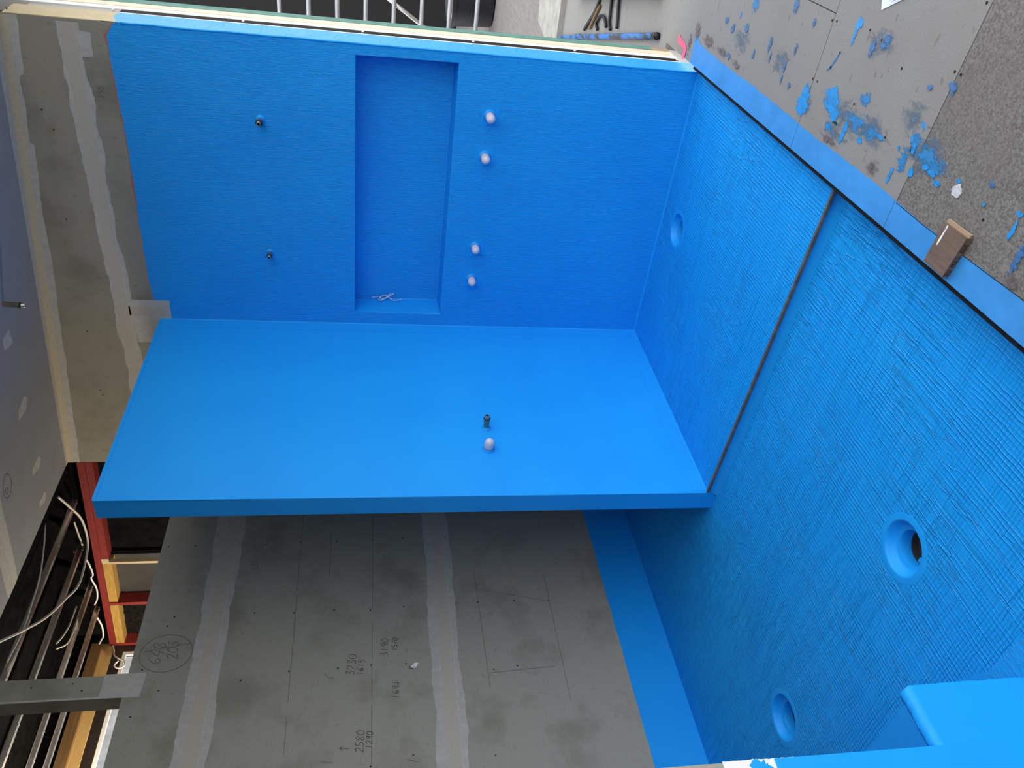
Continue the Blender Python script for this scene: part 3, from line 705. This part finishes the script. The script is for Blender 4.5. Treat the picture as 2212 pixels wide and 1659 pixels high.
# far wall of back room with window
YF = -2.99
wf = empty('wall_far', (2, YF, 0)); tag(wf, 'far wall with a yellow timber head plate, coloured as lit, above a bright window', 'wall', kind='structure')
box('head_plate', (-.02, YF - .09, 3.495), (5.2, YF, 3.575), M_YEL_LIT, wf)
box('upper_plate', (-.02, YF - .09, 3.577), (5.2, YF + .012, 3.655), M_BRN, wf)
box('wrap_panel', (-.15, YF - .09, 3.656), (5.2, YF - .01, 3.95), M_WRAP, wf)
box('lower_wall', (-.1, YF - .1, -.05), (5.2, YF - .01, 1.4), M_PLASTER, wf)
nb = box('wall_neighbour', (-3, YF - 2.2, -.1), (8, YF - 2.1, 6.0), M_CONC); tag(nb, 'plain grey wall of the next building seen through the window', 'wall', kind='structure')
back_light = bpy.data.lights.new('added_back_lamp', 'POINT'); back_light.energy = 48; back_light.color = (1, .86, .66); back_light.shadow_soft_size = .08  # added light, no such source seen; brightens the back room timbers
wo = bpy.data.objects.new('added_back_lamp', back_light); wo.location = (1.3, -2.72, 2.62); COL.objects.link(wo)
box('side_wall', (2.4, YF - .1, 1.4), (5.2, YF - .01, 3.494), M_PLASTER, wf)
win = empty('window_1', (1.2, YF, 1.4)); tag(win, 'bronze framed window with pale glass under the lit-coloured head plate', 'window', kind='structure')
box('window_frame', (-.0, YF - .08, 3.42), (2.4, YF - .005, 3.493), M_WINF, win)
box('window_frame', (-.0, YF - .08, 1.4), (2.4, YF - .005, 1.47), M_WINF, win)
box('window_frame', (-.0, YF - .08, 1.47), (.05, YF - .005, 3.42), M_WINF, win)
box('window_frame', (2.35, YF - .08, 1.47), (2.4, YF - .005, 3.42), M_WINF, win)
box('white_bead', (.05, YF - .03, 3.395), (2.35, YF - .012, 3.42), M_WHITE, win)
box('white_bead', (.05, YF - .03, 1.47), (.075, YF - .012, 3.395), M_WHITE, win)
box('mullion', (.30, YF - .06, 1.47), (.345, YF - .01, 3.395), M_WHITE, win)
box('pane', (.075, YF - .045, 1.47), (.30, YF - .04, 3.395), M_GLASS, win)
box('pane', (.345, YF - .045, 1.47), (2.35, YF - .04, 3.395), M_GLASS, win)
# side wall at x = 5, unseen and kept dark to limit bounce, floor of the back room
ws = empty('wall_side', (5.1, 0, 0)); tag(ws, 'unseen plastered side wall beyond the wet area, kept dark to limit bounce', 'wall', kind='structure')
box('wall_panel', (5.05, -1.2, -.05), (5.15, 2.9, 3.7), M_SIDE, ws)
box('wall_panel', (5.05, -3.1, -.05), (5.15, -1.2, 1.9), M_SIDE, ws)
box('wall_panel', (5.05, -3.1, 1.9), (5.15, -1.2, 3.9), M_SIDE, ws)
fb = box('floor', (-.1, YF - .1, -.09), (5.1, YB - .08, -.042), M_BOARD2); tag(fb, 'rough sheet floor of the room behind the rear wall', 'floor', kind='structure')

# ---- post on top of the rear wall
post = empty('post', (1.58, YB - .05, HP)); tag(post, 'narrow cement-clad post rising from the top of the rear wall', 'post')
ZPT = ceil_z(YB) + .16
box('cement_sheet', (1.525, YB - .009, HP), (1.645, YB, ZPT), M_CEM, post)
box('cement_sheet', (1.636, YB - .10, HP), (1.645, YB - .0095, ZPT), M_CEM2, post)
box('core', (1.526, YB - .10, HP), (1.635, YB - .010, ZPT), M_PINE, post)
strip('compound_patch', Plane((0, YB, 0), (1, 0, 0), (0, 0, 1), (0, 1, 0)), 1.518, 1.648, lambda s: 2.675 + .10 * max(0, s - 1.56), lambda s: 2.865, .0012, M_COMP2, post, .004, 20, 4)
for x, z in ((1.56, 3.0), (1.57, 3.18), (1.60, 2.95)): lathe('screw_head', (x, YB, z), (0, 1, 0), [(0, .004), (.001, .004)], M_HOLE, post, 8)
strip('angle_bead', Plane((0, YB, 0), (0, 0, 1), (1, 0, 0), (0, 1, 0)), 2.77, ZPT, lambda s: 1.638, lambda s: 1.648, .002, M_COMP2, post, .0005, 9, 3)

# ================================================================== THINGS
# ---- shower outlets and plugs
def outlet(base, axis, L, label, cat='pipe fitting', group=None, scale=1.0, name='pipe_outlet', collar=True):
    t = empty(name, base); tag(t, label, cat, group)
    s = scale; b = Vector(base); d = Vector(axis).normalized()
    if collar: lathe('membrane_collar', b - d * .003, d, [(0, .021 * s), (.004, .020 * s), (.010, .0145 * s), (.014, .0125 * s)], M_SMOOTH, t, 20)
    lathe('pipe', b - d * .004, d, [(0, .0115 * s), (L * .72, .0115 * s), (L * .74, .0125 * s), (L * .84, .0125 * s)], M_BRASS, t, 20)
    lathe('sealing_ring', b + d * L * .80, d, [(0, .0122 * s), (.002, .0145 * s), (.005, .0145 * s), (.007, .0115 * s)], M_RING, t, 20)
    nz_ = lathe('nozzle', b + d * (L * .80 + .006), d, [(0, .0105 * s), (L * .2, .0105 * s), (L * .22, .0095 * s), (L * .22, .0062 * s), (L * .10, .006 * s)], M_STEEL, t, 20, cap=False)
    lathe('bore', b + d * (L * .80 + .006 + L * .08), d, [(0, .0064 * s), (.001, .0064 * s)], M_HOLE, nz_, 12)
    return t
outlet((0, 1.167, 2.149), (1, -.03, .03), .055, 'metal shower outlet on the niche wall, the one nearer the door jamb', scale=1.15)
outlet((0, .445, 2.146), (1, .05, -.02), .060, 'metal shower outlet on the niche wall, the one nearer the partition', scale=1.0)
outlet((.929, 0, 1.029), (-.02, 1, .03), .075, 'dark metal pipe outlet on the partition face above its milky plug', scale=1.25)
P0 = PC.p(.47, ct(.37)); outlet((P0.x, P0.y, P0.z), cn + Vector((-.08, -.02, 0)), .085, 'metal rain-shower outlet hanging from the grey ceiling', scale=1.1, collar=False)
def plug(base, axis, label, r=.0165, L=.045):
    t = empty('pipe_plug', base); tag(t, label, 'pipe plug', 'milky plugs on the capped pipes')
    b = Vector(base); d = Vector(axis).normalized()
    lathe('membrane_collar', b - d * .003, d, [(0, r * 1.5), (.005, r * 1.4), (.012, r * 1.12), (.016, r * 1.02)], M_SMOOTH, t, 22)
    pr = [(0, r * .95), (L * .35, r * .97), (L * .5, r * 1.02), (L * .62, r)]
    for k in range(1, 7):
        a = k / 6 * math.pi / 2; pr.append((L * .62 + L * .38 * math.sin(a), max(.0008, r * math.cos(a))))
    cp_ = lathe('cap', b, d, pr, M_PLUG, t, 24)
    lathe('red_band', b + d * .013, d, [(0, r * 1.0), (.003, r * 1.005)], M_PRIMER, cp_, 24)
    return t
plug((0, 1.266, 1.035), (1, 0, .0), 'milky plastic plug in the niche wall, first of four from the door jamb', .0235, .074)
plug((0, 1.053, 1.039), (1, 0, .0), 'milky plastic plug in the niche wall, second of four from the door jamb', .0235, .072)
plug((0, .531, 1.042), (1, 0, .0), 'milky plastic plug in the niche wall, second of four from the partition', .0225, .066)
plug((0, .327, 1.044), (1, 0, .0), 'milky plastic plug in the niche wall, first of four from the partition', .0225, .066)
plug((1.086, 0, 1.035), (.03, 1, -.03), 'milky plastic plug on the partition face below the metal outlet', .024, .066)

# ---- floor drains
def drain(c, r, label):
    t = empty('floor_drain', c); tag(t, label, 'drain', 'floor drains')
    b = Vector(c)
    lathe('funnel', b, (0, 0, -1), [(.001, r * 1.30), (-.0008, r * 1.26), (-.0002, r * 1.22), (-.0014, r * 1.17), (-.0006, r * 1.12), (-.0018, r * 1.06), (-.001, r * 1.02), (0.002, r * .985), (.010, r * .95), (.026, r * .86), (.030, r * .80), (.031, r * .66), (.038, r * .63), (.07, r * .62)], M_SMOOTH, t, 44, cap=False)
    lathe('pipe_socket', b, (0, 0, -1), [(.068, r * .64), (.10, r * .60), (.10, r * .02)], M_SHEETG, t, 32, cap=False)
    sp_ = lathe('strainer_plate', b + Vector((0, 0, -.088)), (0, 0, -1), [(0, r * .5), (.004, r * .52)], M_SHEETG, t, 24)
    for k in range(3):
        a = .6 + k * 2.1; q = b + Vector((math.cos(a) * r * .30, math.sin(a) * r * .30, -.0865)); lathe('strainer_hole', q, (0, 0, -1), [(0, r * .07), (.002, r * .07)], M_HOLE, sp_, 10)
    box('lug', b + Vector((r * .50, -.008, -.036)), b + Vector((r * .66, .008, -.030)), M_SMOOTH, t, .001)
    return t
drain((.237, .806, ZA), .084, 'round blue floor drain in the raised shower bay below the niche wall')
drain((2.49, .845, ZB), .088, 'round blue floor drain in the lower floor near the threshold strip')
drain((2.425, -.245, ZB), .088, 'round blue floor drain in the lower floor near the rear cement wall')

# ---- wire in the niche
wq = empty('lighting_wire', (-.14, .09, 1.55)); tag(wq, 'thin white wire tied in a loose knot at the end of the niche', 'wire')
def nw(u, v, y=.092): return px(u, v, 1, y)
tube('lead', [(-.150, .09, 1.683), (-.150, .0905, 1.65), (-.146, .092, 1.60)], .0022, M_SMOOTH, wq, 6)
tube('knot', [(-.146, .092, 1.60), (-.148, .096, 1.575), (-.135, .104, 1.555), (-.118, .10, 1.545), (-.125, .10, 1.525), (-.15, .112, 1.500), (-.158, .118, 1.480), (-.148, .120, 1.475), (-.138, .112, 1.495), (-.122, .098, 1.530), (-.112, .094, 1.548),
              (-.118, .098, 1.56), (-.135, .108, 1.545), (-.142, .112, 1.52), (-.132, .104, 1.502), (-.118, .094, 1.478), (-.124, .091, 1.455), (-.137, .090, 1.425)], .0020, M_CABLE, wq, 6, 6)

# ---- timber offcut on the threshold
oc = empty('timber_offcut', (2.19, 1.745, ZO)); tag(oc, 'short brown timber offcut with a white streak lying across the blue threshold', 'timber')
c4 = [Vector((2.140, 1.672, 0)), Vector((2.234, 1.672, 0)), Vector((2.252, 1.800, 0)), Vector((2.148, 1.797, 0))]
prism('board', [v + Vector((0, 0, ZO + .0015)) for v in c4], (0, 0, .0195), M_WOOD, oc)
e0, e1 = c4[3], c4[2]
dn = (c4[3] - c4[0]).normalized()
prism('tongue', [e0 + Vector((0, 0, ZO + .007)), e1 + Vector((0, 0, ZO + .007)), e1 + dn * .010 + Vector((0, 0, ZO + .007)), e0 + dn * .010 + Vector((0, 0, ZO + .007))], (0, 0, .007), M_WOODE, oc)
POC = Plane((0, 0, ZO + .021), (1, 0, 0), (0, 1, 0), (0, 0, 1))
for (x, y, a, l) in ((2.163, 1.758, 1.45, .030), (2.1665, 1.789, 1.5, .007)):
    blob('white_streak', POC, x, y, l, .0032, a, .0008, M_WHITE, oc, 3, .3)
sd = (c4[2] - c4[1]).normalized()
PSD = Plane(c4[1] + Vector((0, 0, ZO + .0015)), sd, (0, 0, 1), Vector((sd.y, -sd.x, 0)))
write('ink_writing', PSD, 'RU MULL KEA', .006, .003, .013, .0016, M_INK, oc, .0006)

# ---- paint spills and marks on the outer floor
SPN = [0]
def spill(name, u, v, rs, rt, ang, mat, seed=None, amp=.3, h=None):
    SPN[0] += 1; k = SPN[0]
    P = px(u, v, 2, ZO); return blob(name, PO, P.x, P.y, rs * 1.35, rt * 1.35, ang, .0005 + .00004 * k, mat, outer, seed or k, amp)
for a_ in ((1740, 228, .055, .045, .4), (1830, 255, .16, .055, -.15), (1880, 285, .13, .05, -.3), (2005, 330, .10, .075, .3), (1800, 290, .10, .03, 0), (1600, 90, .10, .05, .4), (1910, 95, .09, .05, .3), (1690, 130, .08, .06, 0), (1970, 260, .07, .06, .4)):
    spill('paint_haze', *a_, M_SMEAR2)
for a_ in ((1800, 225, .085, .045, -.3), (1850, 265, .085, .040, -.3), (1885, 290, .07, .028, -.3), (1790, 270, .05, .02, 0), (2020, 365, .075, .030, .3), (2005, 335, .055, .045, .5), (1950, 350, .035, .05, .1), (1870, 215, .05, .02, .6),
           (1980, 300, .03, .04, .5), (1633, 8, .05, .045, .2), (1920, 88, .03, .02, .4)):
    spill('paint_smear', *a_, M_SMEAR)
for a_ in ((1741, 205, .030, .034, .5), (1733, 228, .034, .030, .6), (1797, 212, .044, .030, -.2), (1800, 242, .040, .014, -.5), (1789, 277, .020, .010, .2), (1824, 282, .010, .038, -.15), (1858, 302, .016, .009, .2), (1850, 66, .010, .038, -.05), (1862, 50, .006, .014, .5),
           (1601, 32, .006, .010, 0), (1922, 380, .006, .026, -.1), (1942, 318, .007, .006, 0), (1972, 298, .005, .015, .5), (1996, 272, .004, .012, .9), (1974, 324, .009, .013, .1), (1902, 297, .016, .005, -.3), (1968, 372, .010, .012, .3), (2015, 376, .022, .008, .3), (2024, 396, .020, .007, -.2),
           (2000, 362, .016, .006, .5), (2186, 502, .005, .026, -.1), (2127, 441, .006, .005, .1), (2072, 392, .009, .006, .1), (2205, 462, .010, .007, .1)):
    spill('paint_spill', *a_, M_BLOB)
for a_ in ((1918, 85, .020, .014, .5), (1908, 100, .018, .013, .2), (1885, 105, .012, .03, .2), (1722, 10, .018, .035, .1), (1584, 62, .028, .010, .8), (1614, 60, .022, .018, .4), (1571, 45, .022, .016, .1), (1665, 95, .012, .035, -.1), (1719, 108, .010, .022, -.2), (1628, 118, .010, .020, -.1),
           (2144, 400, .012, .008, .1), (1664, 124, .006, .02, -.1), (1695, 145, .010, .022, .1), (1688, 172, .005, .018, .1), (1760, 50, .014, .02, .1), (1575, 120, .022, .012, .0), (2010, 190, .010, .010, .3), (1705, 185, .012, .012, .2), (2060, 190, .02, .02, .2), (2200, 560, .012, .04, .1)):
    spill('paint_spill', *a_, M_BLOBD)
tr = [px(u, v, 2, ZO) for u, v in ((1772, 165), (1795, 145), (1815, 115), (1830, 100))]
lines('paint_trail', PO, [[(p.x, p.y) for p in tr]], .009, M_BLOBD, outer, .0012)
spill('white_splash', 2069, 413, .016, .013, .4, M_SPLAT, 51)
for a_ in ((1508, 70, .05, .06, .1), (1530, 88, .10, .030, -.1), (1562, 112, .09, .022, .0), (1490, 95, .03, .06, .2), (1590, 140, .06, .02, 0), (1790, 300, .07, .016, .0), (1885, 362, .045, .03, .0), (2190, 615, .04, .02, .1)): spill('primer_stain', *a_, M_STAIN)
pk = [px(u, v, 2, ZO) for u, v in ((1467, 78), (1476, 95), (1479, 108), (1474, 124))]
sg = [px(u, v, 2, ZO) for u, v in ((1937, 438), (1985, 478), (2040, 521), (2125, 585), (2230, 662))]
lines('sheet_edge_line', PO, [[(p.x, p.y) for p in sg]], .0025, M_GAP, outer, .0016)
def ribbon(name, path, w, mat, h):
    P = catmull([px(u, v, 2, ZO) for u, v in path], 8); A = []; B = []; bm = bmesh.new()
    for i, p in enumerate(P):
        d = (P[min(i + 1, len(P) - 1)] - P[max(i - 1, 0)]).normalized(); q = Vector((-d.y, d.x, 0)) * w * .5 * (1 + rag(i * .2, 5, 3, .25))
        A.append(bm.verts.new(p + q + Vector((0, 0, h)))); B.append(bm.verts.new(p - q + Vector((0, 0, h))))
    for i in range(len(P) - 1): bm.faces.new((A[i], A[i + 1], B[i + 1], B[i]))
    return from_bm(name, bm, mat, outer)
ribbon('pink_mark', ((1467, 79), (1471, 90), (1479, 100), (1480, 112), (1474, 125)), .034, M_PINK, .003)
for u, v in ((1798, 44), (1808, 46), (1756, 170), (1766, 176), (1880, 65), (1905, 87), (1948, 148), (2063, 155), (2076, 161), (2132, 6), (1574, 128), (1668, 85), (1680, 120), (2124, 475), (1845, 225), (1912, 297)):
    P = px(u, v, 2, ZO); lathe('screw_head', (P.x, P.y, ZO), (0, 0, 1), [(0, .0045), (.0008, .0045)], M_HOLE, outer, 8)
pts = [px(u, v, 2, ZO) for u, v in ((1905, 22), (1950, 0))]
pp = empty('paper_sheet', (1.5, 2.25, ZO)); tag(pp, 'white plastic-wrapped paper lying on the grey sheet floor', 'paper')
a, b = pts; dd = (b - a).normalized(); pe = Vector((-dd.y, dd.x, 0)); pe = pe if pe.y > 0 else -pe
bm = bmesh.new(); V = []
for i in range(9):
    row = []
    for j in range(9):
        q = a + dd * (.21 * i / 8) + pe * (.297 * j / 8) + Vector((-.12 * j / 8 * .2, 0, .002 + .006 * max(0, mnoise.noise(Vector((i * .5, j * .5, 2))))))
        row.append(bm.verts.new(q))
    V.append(row)
for i in range(8):
    for j in range(8): bm.faces.new((V[i][j], V[i + 1][j], V[i + 1][j + 1], V[i][j + 1]))
from_bm('page', bm, M_PAPER, pp, True)
lines('page_edge', Plane(a + Vector((0, 0, .004)), dd, pe, (0, 0, 1)), [[(.004, .004), (.2, .006)], [(.012, .012), (.2, .014)]], .002, M_BLOBD, pp, .008)

# ---- back room: battens and cables
for i, y in enumerate((-1.415, -1.86, -2.25, -2.511)):
    z = (3.454, 3.50, 3.506, 3.510)[i]
    t = empty('ceiling_batten', (0, y, z))
    tag(t, 'steel ceiling batten in the open roof, %s from the cut plasterboard edge' % ('first', 'second', 'third', 'fourth')[i], 'batten', 'steel battens in the open roof')
    bm = bmesh.new()
    pr = [(-.034, .0), (-.030, -.002), (-.017, .0), (-.012, -.022), (.012, -.022), (.017, .0), (.030, -.002), (.034, .0), (.030, .001), (.018, .003), (.013, -.020), (-.013, -.020), (-.018, .003), (-.030, .001)]
    bm_prism(bm, [(.005, y + a, z + .022 + b) for a, b in pr], (4.7, 0, 0)); from_bm('channel', bm, M_STEEL, t)
    for k in range(9):
        x = .03 + .18 * k; lathe('screw_head', (x, y + random.uniform(-.006, .006), z), (0, 0, -1), [(0, .004), (.003, .004), (.004, .002)], M_STEEL, t, 8)
    box('hanger_clip', (.02, y - .015, z + .02), (.045, y + .015, z + .055), M_STEEL, t)
def cable(label, pts, r=.0055, mat=M_CABLEG):
    o = tube('cable', pts, r, mat, None, 8, 10); tag(o, label, 'cable', 'electrical cables in the open roof'); return o
def cp(u, v, z): P = px(u, v, 2, z); return P
cable('pale cable looping in a wide arc below the first steel batten', [cp(125, 1073, 3.47), cp(150, 1095, 3.46), cp(176, 1122, 3.45), cp(189, 1165, 3.44), cp(186, 1205, 3.435), cp(170, 1262, 3.425), cp(140, 1295, 3.42), (cp(100, 1333, 3.42)), cp(50, 1362, 3.42), cp(-10, 1390, 3.43)], .0075)
cable('thin pale cable hanging straight beside the cut plasterboard edge', [cp(98, 1130, 3.46), cp(95, 1180, 3.44), cp(86, 1245, 3.43), cp(70, 1300, 3.43), cp(48, 1365, 3.44), cp(15, 1430, 3.46)], .0045)
cable('short pale cable hanging between the first and second batten', [cp(160, 1127, 3.50), cp(168, 1150, 3.49), cp(178, 1178, 3.475)], .006)
cable('white cable snaking along the red top plate', [(.02, -1.97, 3.50), (.03, -2.03, 3.485), (.03, -2.12, 3.482), (.03, -2.16, 3.50), (.03, -2.27, 3.485), (.03, -2.38, 3.50), (.03, -2.45, 3.53)], .006, M_CABLE)
cable('white cable curving down beside the fourth batten', [(.04, -2.58, 3.535), (.06, -2.66, 3.51), (.07, -2.76, 3.515), (.04, -2.85, 3.55), (.02, -2.93, 3.585)], .0065, M_CABLE)
cable('white cable ending in a small loop below the lit-coloured head plate', [(.01, -2.975, 3.50), (.06, -2.965, 3.478), (.11, -2.955, 3.462), (.145, -2.95, 3.42), (.17, -2.95, 3.375), (.21, -2.95, 3.372), (.225, -2.95, 3.41), (.20, -2.948, 3.44), (.165, -2.945, 3.42)], .0065, M_CABLE)
cable('dull cable pair sagging between the second and third batten', [cp(165, 1310, 3.52), cp(150, 1350, 3.50), cp(135, 1375, 3.49), cp(122, 1390, 3.49)], .005)
cable('dull cable sagging low between the second and third batten', [cp(168, 1335, 3.52), cp(160, 1360, 3.50), cp(145, 1390, 3.485), cp(122, 1402, 3.49)], .005)
bl = None

# ---- things beyond the door jamb
pole = empty('roller_pole', (-.6, 1.58, ZO)); tag(pole, 'paint-covered roller extension pole lying on the sheet floor outside', 'pole')
pa = px(1418, 78, 2, ZO + .018); pb = px(1210, 80, 2, ZO + .018)
dv = pb - pa
bm = bmesh.new(); bm_tube(bm, [pa + dv * t for t in (0, .25, .5, .72)], .019, 14); from_bm('shaft', bm, M_POLE, pole, True)
bm = bmesh.new(); bm_tube(bm, [pa + dv * t for t in (.71, .73, .78, .80)], [.0215, .0215, .0215, .019], 14); from_bm('collar', bm, M_POLE, pole, True)
bm = bmesh.new(); bm_tube(bm, [pa + dv * t for t in (.79, .9, 1.0)], .013, 12); from_bm('inner_shaft', bm, M_POLE, pole, True)
bm = bmesh.new(); bm_tube(bm, [pa - dv.normalized() * .012, pa + dv.normalized() * .03], .021, 14); from_bm('end_cap', bm, M_TUB, pole, True)
sl = prism('concrete_slab', [(-4.15, 1.6, ZO), (-3.02, 1.75, ZO), (-2.98, .93, ZO), (-3.35, .80, ZO), (-3.85, .86, ZO)], (0, 0, .045), M_CONC)
tag(sl, 'pale concrete slab with a clipped corner lying on the floor outside', 'slab')
for i, ps in enumerate((((1262, 64), (1270, 50), (1285, 25), (1298, -8)), ((1274, 62), (1280, 46), (1290, 24), (1296, 12)), ((1318, 64), (1316, 50), (1318, 30), (1322, -8)), ((1290, 64), (1288, 50), (1296, 35), (1305, 38), (1309, 58)), ((1332, 62), (1334, 40), (1336, 10), (1338, -8)))):
    o = tube('extension_lead', [px(u, v, 2, ZO + .014) for u, v in ps], .011, M_TUB if i != 1 else M_BRN, None, 8, 8)
    tag(o, ('black lead nearest the concrete slab outside', 'brown lead running between black leads outside', 'black lead running past the looped lead outside', 'black lead bent into a loop on the floor outside', 'black lead farthest from the concrete slab outside')[i], 'cable', 'leads bundled on the floor outside')
bag = empty('foil_roll', (-1.5, 1.65, ZO)); tag(bag, 'silver wrapped roll lying on the floor beyond the leads', 'roll')
pa, pb = px(1235, 2, 2, ZO + .06), px(1408, -2, 2, ZO + .06)
bm = bmesh.new(); L = []; nseg = 24
rr = [.055 + .006 * mnoise.noise(Vector((k * .7, 2, 1))) for k in range(nseg + 1)]; rr[0] = .035; rr[-1] = .045
off = Vector((0, .075, 0))
bm_tube(bm, [pa.lerp(pb, k / nseg) + off for k in range(nseg + 1)], rr, 16); from_bm('wrap', bm, simple('foil_wrap', (.55, .57, .6), .35, .5, var=.3, scale=40, bmp=.6, bdist=.01), bag, True)
bm = bmesh.new(); e = pb.lerp(pa, .05) + off; bm_tube(bm, [pb + off + (pb - pa).normalized() * .004, e], .062, 18); from_bm('end_ring', bm, M_YEL, bag, True)
tubx = empty('black_bin', (-6.8, .1, ZO)); tag(tubx, 'black plastic bin standing behind the grey tube frame outside', 'bin')
cb = Vector((-7.35, .28, ZO))
lathe('body', cb, (0, 0, 1), [(0, .30), (.02, .33), (.50, .36), (.52, .36)], M_TUB, tubx, 32)
lathe('rim', cb + Vector((0, 0, .50)), (0, 0, 1), [(0, .36), (0, .385), (.05, .385), (.05, .345)], M_TUB, tubx, 32, cap=False)
lathe('lid', cb + Vector((0, 0, .55)), (0, 0, 1), [(0, .38), (.02, .38), (.05, .2), (.055, .02)], M_STEEL, tubx, 32)
sf = empty('scaffold_frame', (-6.6, .1, ZO)); tag(sf, 'grey tubular scaffold frame with evenly spaced rungs outside the door', 'scaffold')
for z in (.34, .675, 1.01, 1.345, 1.68, 2.015, 2.35, 2.685):
    tube('rung', [(-6.55, -1.0, z), (-6.55, .9, z)], .026, M_POST, sf, 12, 0)
for y in (-1.0, .9): tube('upright', [(-6.55, y, ZO), (-6.55, y, 3.0)], .026, M_POST, sf, 12, 0)
tube('brace', [(-6.60, .55, 1.75), (-6.60, -.25, .50)], .024, M_STEEL, sf, 12, 0)
bd = box('dark_backdrop', (-11.9, -9.0, ZO), (-11.8, 3.2, 8.0), M_BACKD); tag(bd, 'dark screen in place of the black void far behind the grey tube frame', 'backdrop')  # dark sheet added in place of the black void, hides the sky
pl2 = box('plank', (-9.6, .05, ZO), (-9.55, .35, 2.6), M_PINE); tag(pl2, 'pale plank standing upright behind the black bin', 'plank')
